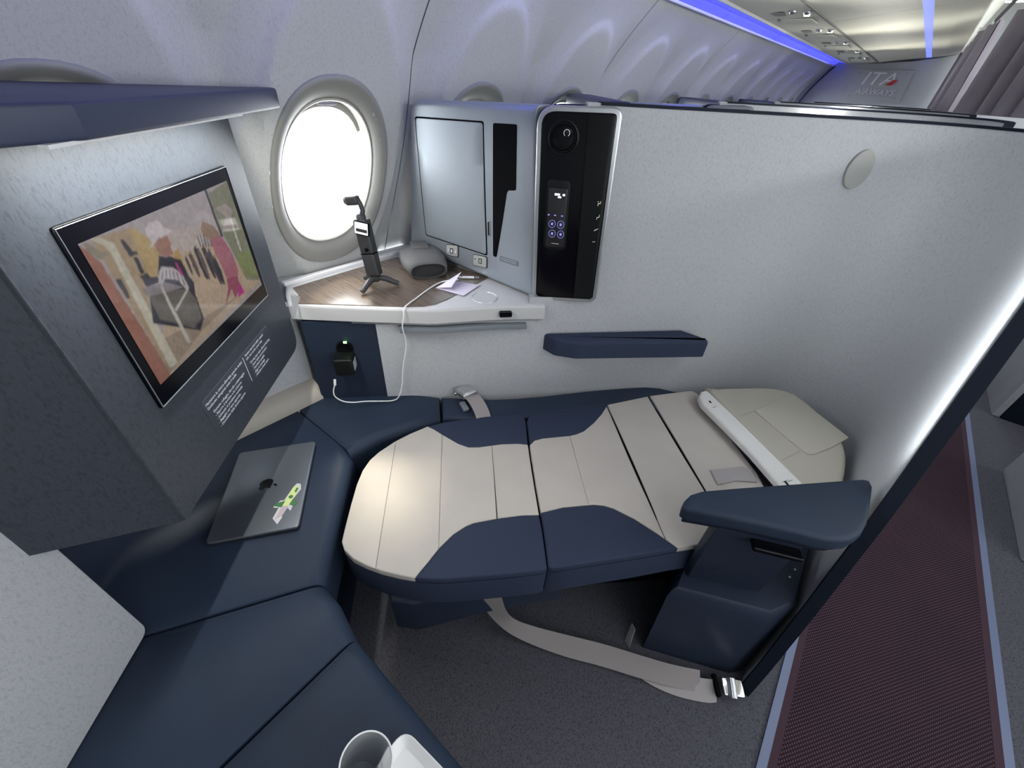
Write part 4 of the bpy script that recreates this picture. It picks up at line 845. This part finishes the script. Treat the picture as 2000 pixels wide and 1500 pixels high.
# ------------------------------------------------------------------ aisle armrest on its pedestal
arm = thing('aisle_armrest', 'navy wedge shaped armrest on a stepped pedestal beside the aisle', 'armrest', (.15, .85, 0))
obj('arm_pad', MB().pad(ARM_TOP, .682, .638, .012, 6, both=True), 'navy_leather', arm, angle=70)
obj('arm_pad_base', MB().pad(offset(ccw(ARM_TOP), .010), .640, .626, .003, 2), 'navy_dark', arm)
e1 = Vector((.255, .125)).normalized(); e2 = Vector((-e1.y, e1.x))
def ar(a, b_, z_, o=(.044, .722)): return (o[0] + e1.x * a + e2.x * b_, o[1] + e1.y * a + e2.y * b_, z_)
lo_ = [ar(.022, .052, .335), ar(.205, .062, .335), ar(.210, .17, .335), ar(.07, .15, .335), ar(.012, .075, .335)]
hi_ = [ar(-.004, .004, .63), ar(.170, .004, .63), ar(.195, .13, .63), ar(.06, .10, .63), ar(-.006, .035, .63)]
obj('arm_post', MB().loft([lo_, hi_], True, True, True), 'navy', arm, angle=20)
obj('recline_lever', MB().box(ar(.12, -.006, .612), (.10, .03, .012), (e1.x, e1.y, 0), (e2.x, e2.y, 0), (0, 0, 1), .004), 'gloss_black', arm)
# stepped pedestal: plan tapers back from the front face
bt_ = [(.033, .705), (.290, .828), (.290, 1.12), (.0, 1.06)]
tp_ = [(.020, .712), (.245, .822), (.290, .90), (.290, 1.12), (-.012, 1.06)]
bt5 = [(.033, .705), (.262, .815), (.290, .850), (.290, 1.12), (.0, 1.06)]
L = [[(*p, .0) for p in bt5], [(*p, .30) for p in tp_]]
ins = offset(ccw(tp_), .012); L.append([(*p, .335) for p in offset(ccw(tp_), .004)]); L.append([(*p, .345) for p in ins])
obj('pedestal', MB().loft(L, True, True, True), 'navy', arm, angle=50)
for x, y in ((.262, 1.00), (.255, .965)): obj('screw', MB().lathe([(.003, 0), (.003, .002)], (x, y, .344), (0, 0, 1), 8), 'silver', arm)

# ------------------------------------------------------------------ seat belts
def belt(name, pts, wid, mat, parent, n=6):
    P = smooth(pts, n); Q = smooth(wid, n); return obj(name, MB().ribbon(P, Q), mat, parent, angle=80)
b1 = thing('lap_belt', 'beige lap belt with metal buckle tucked beside the bed by the wall', 'seat belt', (-.78, .78, .46))
wv = Vector((-.016, -.022, 0))
belt('webbing', [(-.815, .790, .487), (-.795, .792, .492), (-.765, .786, .484), (-.735, .776, .470), (-.712, .765, .452)], [(-.010, .020, 0)] * 5 if False else [(.010, .024, 0)] * 5, 'strap', b1)
bk_ = obj('buckle', MB().box((-.836, .800, .488), (.060, .058, .018), (.95, -.2, .12), (.2, .95, 0), (-.12, 0, 1), .004), 'silver', b1)
obj('buckle_plate', MB().box((-.838, .801, .4985), (.054, .054, .004), (.95, -.2, .12), (.2, .95, 0), (-.12, 0, 1), .0015), 'chrome', bk_)
obj('bolt', MB().lathe([(.005, 0), (.005, .006), (.003, .008)], (-.858, .775, .480), (-1, -.4, 0), 10), 'chrome', bk_)
obj('anchor', MB().box((-.80, .755, .468), (.045, .022, .012), (.9, -.4, 0), (.4, .9, 0), (0, 0, 1), .003), 'grey_plastic', b1)
b2 = thing('shoulder_belt', 'long beige belt hanging from the seat edge across the carpet', 'seat belt', (-.1, .55, 0))
bw = .030
belt('webbing', [(-.33, .40, .452), (-.335, .388, .436), (-.338, .382, .405), (-.337, .395, .30), (-.325, .418, .18), (-.295, .452, .085), (-.24, .488, .045), (-.15, .537, .030), (-.05, .592, .026), (.05, .640, .026), (.13, .682, .024), (.20, .725, .022)],
     [(bw * .75, bw * .75, 0), (bw * .8, bw * .7, 0), (bw * .8, bw * .7, 0), (bw * .8, bw * .6, .004), (bw * .7, bw * .5, .012), (bw * .2, bw * .5, .020), (-bw * .1, bw * .6, .019), (-bw * .3, bw * .75, .015), (-bw * .35, bw * .8, .012), (-bw * .4, bw * .85, .006), (-bw * .4, bw * .8, .006), (-bw * .4, bw * .7, .012)], 'strap', b2)
belt('lower_webbing', [(.02, .632, .018), (.08, .648, .012), (.15, .675, .012), (.22, .715, .016), (.245, .735, .02)], [(-.008, .014, .004), (-.012, .022, .004), (-.013, .024, .006), (-.012, .024, .010), (-.012, .022, .012)], 'strap_light', b2)
bq = obj('buckle', MB().box((.275, .765, .034), (.060, .045, .022), (.8, .55, 0), (-.55, .8, .2), (0, -.2, 1), .006), 'chrome', b2)
obj('buckle_roller', MB().tube([(.262, .775, .055), (.285, .735, .045)], .010, 12), 'silver', bq)
obj('buckle_bar', MB().box((.238, .742, .030), (.012, .056, .014), (.8, .55, 0), (-.55, .8, 0), (0, 0, 1), .003), 'matt_black', bq)
tag(obj('belt_tag', MB().add([(-.02, .685, .001), (.0, .675, .001), (-.01, .71, .05), (-.025, .72, .05), (-.018, .687, .001), (.002, .677, .001), (-.008, .712, .05), (-.023, .722, .05)], [(0, 1, 2, 3), (7, 6, 5, 4), (0, 4, 5, 1), (1, 5, 6, 2), (2, 6, 7, 3), (3, 7, 4, 0)]), 'clear_plastic', flat=True), 'small crumpled clear tag on the carpet beside the pedestal', 'tag')

# ------------------------------------------------------------------ laptop with stickers on the bench
lp = thing('laptop', 'closed dark metal laptop with fruit emblem and airplane sticker on the bench', 'laptop', (-.94, .14, .461))
lq = rnd(ccw(LAPTOP), .012, 5)
obj('base', MB().pad(offset(ccw(lq), .0015), .469, .461, .003, 3), 'laptop_dark', lp)
ld = obj('lid', MB().pad(lq, .476, .4695, .003, 4), 'laptop', lp)
obj('emblem', MB().pad(smooth(APPLE, 4, True), .4764, .4755, 0), 'logo_dark', ld, flat=True)
obj('emblem_leaf', MB().pad(smooth(LEAF + [((LEAF[0][0] + LEAF[2][0]) / 2 - .001, (LEAF[0][1] + LEAF[2][1]) / 2 - .003)], 3, True), .4764, .4755, 0), 'logo_dark', ld, flat=True)
sk = obj('sticker', MB().pad(STICKER, .4764, .4755, 0), 'sticker_white', ld, flat=True)
def inner(poly, d): return offset(ccw(poly), d)
s0, s1 = Vector((-.812, .110)), Vector((-.880, .200)); sd = (s1 - s0).normalized(); sn = Vector((-sd.y, sd.x))
def st(a, b_): p = s0 + sd * a + sn * b_; return (p.x, p.y)
for nm, q, mt in (('fuselage', [(.004, .008), (.016, -.004), (.10, -.008), (.112, 0), (.108, .008), (.10, .010), (.03, .010)], 'sticker_yellow'), ('tail', [(.004, .007), (.016, -.005), (.045, -.007), (.045, .009)], 'sticker_pink'), ('wing', [(.040, .009), (.060, .009), (.050, .028), (.042, .030)], 'sticker_green'), ('wing', [(.050, -.007), (.070, -.008), (.058, -.024), (.047, -.021)], 'sticker_green'), ('window', [(.088, -.006), (.103, -.006), (.106, .0), (.092, .0)], 'sticker_green')):
    zq = {'fuselage': .4767, 'tail': .4770, 'wing': .4773, 'window': .4770}[nm]; obj(nm, MB().pad([st(*p) for p in q], zq, .4760, 0), mt, sk, flat=True)
obj('roundel', MB().lathe([(.0055, 0), (.0055, .0004)], (*st(.074, .001), .4769), n=16), 'sticker_green', sk, flat=True)

# ------------------------------------------------------------------ small things on the side table
gc = thing('pocket_camera', 'small gimbal camera on a mini tripod standing on the side table', 'camera', (-1.145, .70, ZTB))
t0 = Vector((-1.146, .698, 0))
for (fx, fy) in ((-1.128, .632), (-1.105, .756), (-1.215, .702)):
    d = Vector((fx - t0.x, fy - t0.y, 0))
    obj('tripod_leg', MB().tube([(t0.x + d.x * .12, t0.y + d.y * .12, ZTB + .034), (t0.x + d.x * .45, t0.y + d.y * .45, ZTB + .030), (fx, fy, ZTB + .010)], [.009, .010, .008], 10), 'camera_grey', gc)
obj('tripod_hub', MB().lathe([(.014, .024), (.017, .030), (.017, .040), (.012, .044)], (t0.x, t0.y, ZTB), n=20), 'camera_grey', gc)
axc = Vector((-.032, .0, .20)).normalized(); sxc = Vector((.86, .50, .13)).normalized(); sxc = (sxc - axc * sxc.dot(axc)).normalized(); syc = axc.cross(sxc)
def gp(a, b_, h): return Vector((t0.x, t0.y, ZTB + .042)) + axc * h + sxc * a + syc * b_
obj('battery_grip', MB().box(gp(0, 0, .036), (.043, .036, .070), sxc, syc, axc, .006), 'camera_grey', gc)
gb = obj('handle', MB().box(gp(0, 0, .122), (.043, .036, .100), sxc, syc, axc, .006), 'camera_grey', gc)
obj('grip_seam', MB().box(gp(0, 0, .0715), (.0435, .0365, .002), sxc, syc, axc), 'matt_black', gb)
obj('joystick', MB().lathe([(.006, 0), (.006, .003), (.004, .005)], gp(.004, -.0185, .085), -syc, 12), 'matt_black', gb)
so = obj('rotating_screen', MB().box(gp(.008, -.023, .150), (.048, .008, .040), (sxc - axc * .25), syc, (axc + sxc * .25), .003), 'matt_black', gc)
obj('live_view', MB().box(gp(.008, -.0275, .150), (.041, .001, .033), (sxc - axc * .25), syc, (axc + sxc * .25)), 'emit_white', so, flat=True)
obj('view_shape', MB().box(gp(.008, -.0282, .144), (.036, .0008, .010), (sxc - axc * .25), syc, (axc + sxc * .25)), 'camera_grey', so, flat=True)
obj('gimbal_base', MB().lathe([(.015, .168), (.015, .182), (.011, .188)], gp(0, 0, 0), axc, 18), 'camera_grey', gc)
obj('gimbal_arm', MB().tube([gp(.002, .002, .18), gp(.010, .002, .196), gp(.008, .002, .214), gp(.0, .002, .226)], [.009, .007, .007, .010], 10), 'camera_grey', gc)
gh = obj('camera_head', MB().box(gp(-.014, 0, .226), (.040, .028, .026), sxc, syc, axc, .008), 'camera_grey', gc)
obj('lens', MB().lathe([(.011, 0), (.011, .004), (.008, .005)], gp(-.034, 0, .226), -sxc, 18), 'camera_grey', gh)

cs = thing('headset_case', 'soft grey open ended case lying beside the cabinet', 'case', (-1.19, .92, ZTB))
A_, B_ = Vector((-1.262, .968)), Vector((-1.085, .872)); cd = (B_ - A_).normalized(); cn = Vector((-cd.y, cd.x)); LEN = (B_ - A_).length
def ring(s_, hw, h, zc=None):
    r_ = []
    for k in range(28):
        a = 2 * math.pi * k / 28; c_, q_ = math.cos(a), math.sin(a); x_ = hw * math.copysign(abs(c_) ** .8, c_); z_ = h / 2 + h / 2 * math.copysign(abs(q_) ** .75, q_)
        p = A_ + cd * s_ + cn * x_; r_.append((p.x, p.y, ZTB + .001 + z_))
    return r_
obj('shell', MB().loft([ring(-.006, .035, .030), ring(.0, .060, .050), ring(.02, .074, .062), ring(.06, .080, .066), ring(.12, .080, .066), ring(.165, .074, .062), ring(LEN, .066, .058), ring(LEN + .002, .060, .052), ring(LEN - .02, .058, .050), ring(LEN - .09, .05, .044)], True, True, True), 'case_grey', cs, angle=80)
obj('lining', MB().loft([ring(LEN - .014, .060, .053), ring(LEN - .012, .060, .053)], True, True, True), 'case_dark', cs)
tab = [A_ + cd * .005 + cn * .03, A_ + cd * .085 + cn * .03, A_ + cd * .085 - cn * .03, A_ + cd * .005 - cn * .03]
obj('closing_tab', MB().pad(rnd([tuple(p) for p in tab], .006, 3), ZTB + .0705, ZTB + .0655, .0015), 'case_grey', cs)

pc_ = thing('folded_card', 'folded pale lilac card lying half open on the side table', 'card', (-.96, .88, ZTB + .001))
PA = [Vector((x, y, ZTB + .0025)) for x, y in PAPER]
obj('lower_leaf', MB().add([*PA, *[p - Vector((0, 0, .0008)) for p in PA]], [(0, 1, 2, 3), (7, 6, 5, 4), (0, 4, 5, 1), (1, 5, 6, 2), (2, 6, 7, 3), (3, 7, 4, 0)]), 'paper', pc_, flat=True)
up_ = [PA[0], PA[3], PA[3] + Vector((.035, .02, .035)), PA[0] + Vector((.052, .022, .012))]
obj('upper_leaf', MB().add([*up_, *[p + Vector((-.0006, .0, .0008)) for p in up_]], [(0, 1, 2, 3), (7, 6, 5, 4), (0, 4, 5, 1), (1, 5, 6, 2), (2, 6, 7, 3), (3, 7, 4, 0)]), 'paper', pc_, flat=True)

cbx = thing('charging_cable', 'white charging cable running from the table down to the wall charger', 'cable', (-1.0, .7, .47))
f_ = lambda x, z_, o=.012: (*(p1(x) + NP * o), z_)
fr_ = Vector((-.957, .672))
path_c = [(-.995, .925, ZTB + .008), (-1.01, .895, ZTB + .010), (-1.025, .86, ZTB + .005), (-1.01, .80, ZTB + .004), (-.985, .735, ZTB + .005), (-.965, .685, ZTB + .007), (-.957, .663, ZTB + .002), (-.953, .655, .80), (-.958, .650, .76), f_(-.985, .69, .02), f_(-.998, .60, .02), f_(-1.005, .53, .02), f_(-1.015, .483, .03), f_(-1.03, .468, .035), f_(-1.06, .472, .04), f_(-1.09, .482, .05), f_(-1.115, .488, .06), f_(-1.135, .500, .066), f_(-1.148, .522, .068), f_(-1.149, .545, .066), f_(-1.143, .570, .062)]
obj('cord', MB().tube(smooth(path_c, 6), .0021, 8), 'white_plastic', cbx, angle=80)
obj('charger_plug', MB().tube([f_(-1.1435, .566, .062), f_(-1.142, .585, .058)], .0042, 10), 'white_plastic', cbx)
obj('connector', MB().tube([(-1.005, .955, ZTB + .006), (-.975, .985, ZTB + .006)], [.004, .0045], 10), 'white_plastic', cbx)
obj('connector_tip', MB().box((-.968, .992, ZTB + .006), (.014, .008, .004), (.74, .67, 0), (-.67, .74, 0), (0, 0, 1)), 'silver', cbx, flat=True)
obj('connector_cord', MB().tube(smooth([(-.995, .925, ZTB + .008), (-1.015, .935, ZTB + .010), (-1.005, .955, ZTB + .006)], 5), .0021, 8), 'white_plastic', cbx, angle=80)

ch = thing('wall_charger', 'black plug-in charger with pale sticker in the power panel', 'charger', (*(p1(-1.12) + NP * .03), .59))
cc = p1(-1.118) + NP * .031
obj('body', MB().box((cc.x, cc.y, .628), (.060, .055, .062), (DP.x, DP.y, 0), (NP.x, NP.y, 0), (0, 0, 1), .008), 'satin_black', ch)
lbl = cc + DP * .0304
obj('label', MB().box((lbl.x, lbl.y, .628), (.036, .0012, .034), (NP.x, NP.y, 0), (DP.x, DP.y, 0), (0, 0, 1)), 'print_grey', ch, flat=True)

# ------------------------------------------------------------------ tray and plastic cup on the near bench
tr_ = thing('serving_tray', 'white rectangular dish with raised rim on the near end of the bench', 'tray', (-.17, .0, ZB))
tc_ = Vector((-.240, .064)); ta = Vector((.99, .10)).normalized(); tb_ = Vector((.10, -.99)).normalized()
rect = [tc_, tc_ + ta * .20, tc_ + ta * .20 + tb_ * .13, tc_ + tb_ * .13]
pr_ = ccw(rnd([tuple(p) for p in rect], .026, 6))
L = [[(*p, ZB + .001) for p in offset(pr_, .012)], [(*p, ZB + .024) for p in pr_], [(*p, ZB + .026) for p in offset(pr_, .002)], [(*p, ZB + .024) for p in offset(pr_, .004)], [(*p, ZB + .008) for p in offset(pr_, .016)]]
obj('dish', MB().loft(L, True, True, True), 'white_plastic', tr_, angle=50)
for (x, y, a) in ((-.180, .045, .6), (-.165, .025, 1.2), (-.150, .040, .2), (-.130, .02, .9)):
    obj('crumb', MB().box((x, y, ZB + .0095), (.007, .0025, .002), (math.cos(a), math.sin(a), 0), (-math.sin(a), math.cos(a), 0), (0, 0, 1)), 'beige_trim', tr_, flat=True)
cp = thing('plastic_cup', 'clear ribbed plastic cup tipped beside the white dish', 'cup', (-.245, .01, ZB))
ax_ = Vector((.15, .25, 1)).normalized(); co = Vector((-.243, -.026, ZB + .012))
obj('cup_wall', MB().lathe([(.001, .002), (.024, .0), (.0255, .004), (.0265, .012), (.0285, .016), (.0285, .026), (.0305, .030), (.0305, .042), (.038, .085), (.0395, .086), (.0395, .088), (.037, .087), (.0293, .042), (.0293, .031), (.0273, .027), (.0273, .017), (.0253, .013), (.024, .004), (.001, .004)], co, ax_, 36, False, False), 'clear_plastic', cp, angle=50)
obj('rim', MB().tube([co + ax_ * .088 + (ax_.orthogonal().normalized() * math.cos(q) + ax_.cross(ax_.orthogonal().normalized()) * math.sin(q)) * .0385 for q in [2 * math.pi * k / 40 for k in range(41)]], .0013, 6), 'white_plastic', cp)

# ------------------------------------------------------------------ unseen light strip along the aisle wing edge, inferred from the glow there
wl_ = light('wing_lamp_light', 'AREA', (.256, 1.190, 1.06), 1.7, (.93, .99, 1.0), shape='RECTANGLE', size=.012, size_y=.62)
yl = Vector((0, .40, .916)).normalized(); zl = -Vector((-.10, .93, -.40)).normalized(); zl = (zl - yl * zl.dot(yl)).normalized(); xl = yl.cross(zl)
wl_.rotation_euler = Matrix(((xl.x, yl.x, zl.x), (xl.y, yl.y, zl.y), (xl.z, yl.z, zl.z))).to_euler()

# ------------------------------------------------------------------ the suites beyond and the centre suites across the aisle
PITCH = 1.20
def far_pod(label):
    po = thing('monitor_housing', label, 'monitor housing', (-.95, 1.5, .715), 'monitor housings')
    obj('body', MB().pad([(-1.15, 1.66), (-.72, 1.26), (-.735, 1.36), (-1.09, 1.74), (-1.15, 1.75)], 1.318, .80, .004, 2), 'pod_laminate', po)
    obj('hood', MB().pad(rnd([(-1.155, 1.71), (-.70, 1.255), (-.645, 1.30), (-1.09, 1.80), (-1.15, 1.80)], .02, 3), 1.362, 1.316, .010, 3, both=True), 'hood_navy', po)
    return po
shell2 = shell
for k, (lab_s, lab_p, lab_c) in enumerate((('partition one suite back, its navy cap just above the nearest one', 'navy monitor hood just right of the black control head, one suite back', 'black cabinet top one suite back above the partition edge'), ('partition two suites back, a thin pale line under the airline name', 'navy monitor hood two suites back below the blue cove', 'black cabinet top two suites back above the partition edge'), ('partition three suites back, the farthest thin line under the airline name', 'navy monitor hood three suites back near the end bulkhead', 'black cabinet top three suites back near the end bulkhead'))):
    dx = -.10 if k else -.06
    if k == 0: pod2 = far_pod(lab_p)
    c = copy_tree(shell, (dx, PITCH * (k + 1), .003 * (k + 1)), lab_s)
    lq_ = p1(-.30) + NP * .025 + Vector((dx, PITCH * (k + 1)))
    obj('reading_lamp', MB().lathe([(.024, 0), (.024, .03), (.030, .05), (.026, .052)], (lq_.x, lq_.y, 1.22), n=16), 'satin_black', c)  # added body for the upward fill light, hidden behind the partition
    lo = light('suite_fill_light', 'AREA', (lq_.x, lq_.y, 1.278), 3.0, (1.0, .98, .90), shape='DISK', size=.05); lo.rotation_euler = (math.pi, 0, 0)  # fill light added, pointing up to brighten the bins and ceiling
    if k == 0:
        cab2 = make_cabinet(lab_c, False); cab2.location = Vector(cab2.location) + Vector((0, PITCH, 0))
    else:
        copy_tree(pod2, (0, PITCH * k, 0), lab_p); copy_tree(cab2, (0, PITCH * k, 0), lab_c)
def centre(y0, label):
    ce = thing('centre_suite', label, 'suite', (1.3, y0, 0), 'centre suites across the aisle')
    pl_ = rnd([(y0, 0), (y0 + .62, 0), (y0 + .62, 1.18), (y0 + .22, 1.22), (y0, 1.0)], [.01, .02, .05, .05, .05], 5)
    obj('side_panel', MB().pad(pl_, .0, -.03, .004, 3, fn=lambda a, b_, d_: (1.02 - d_, a, b_)), 'laminate', ce)
    obj('back_panel', MB().box((1.50, y0 + .60, .59), (.90, .04, 1.18)), 'laminate', ce, flat=True)
    obj('dark_opening', MB().box((1.50, y0 + .015, .45), (.88, .03, .9)), 'navy_dark', ce, flat=True)
    obj('edge_trim', MB().tube([(1.015, y0 + .64, .35), (1.015, y0 + .66, .6), (1.015, y0 + .66, 1.15)], .014, 8), 'navy_dark', ce)
    return ce
c0 = centre(1.98, 'pale centre suite panel nearest on the right beyond the runner')
copy_tree(c0, (0, 1.18, 0), 'second pale centre suite along the right edge beyond the runner')
copy_tree(c0, (0, 2.36, 0), 'third pale centre suite far along the aisle on the right')
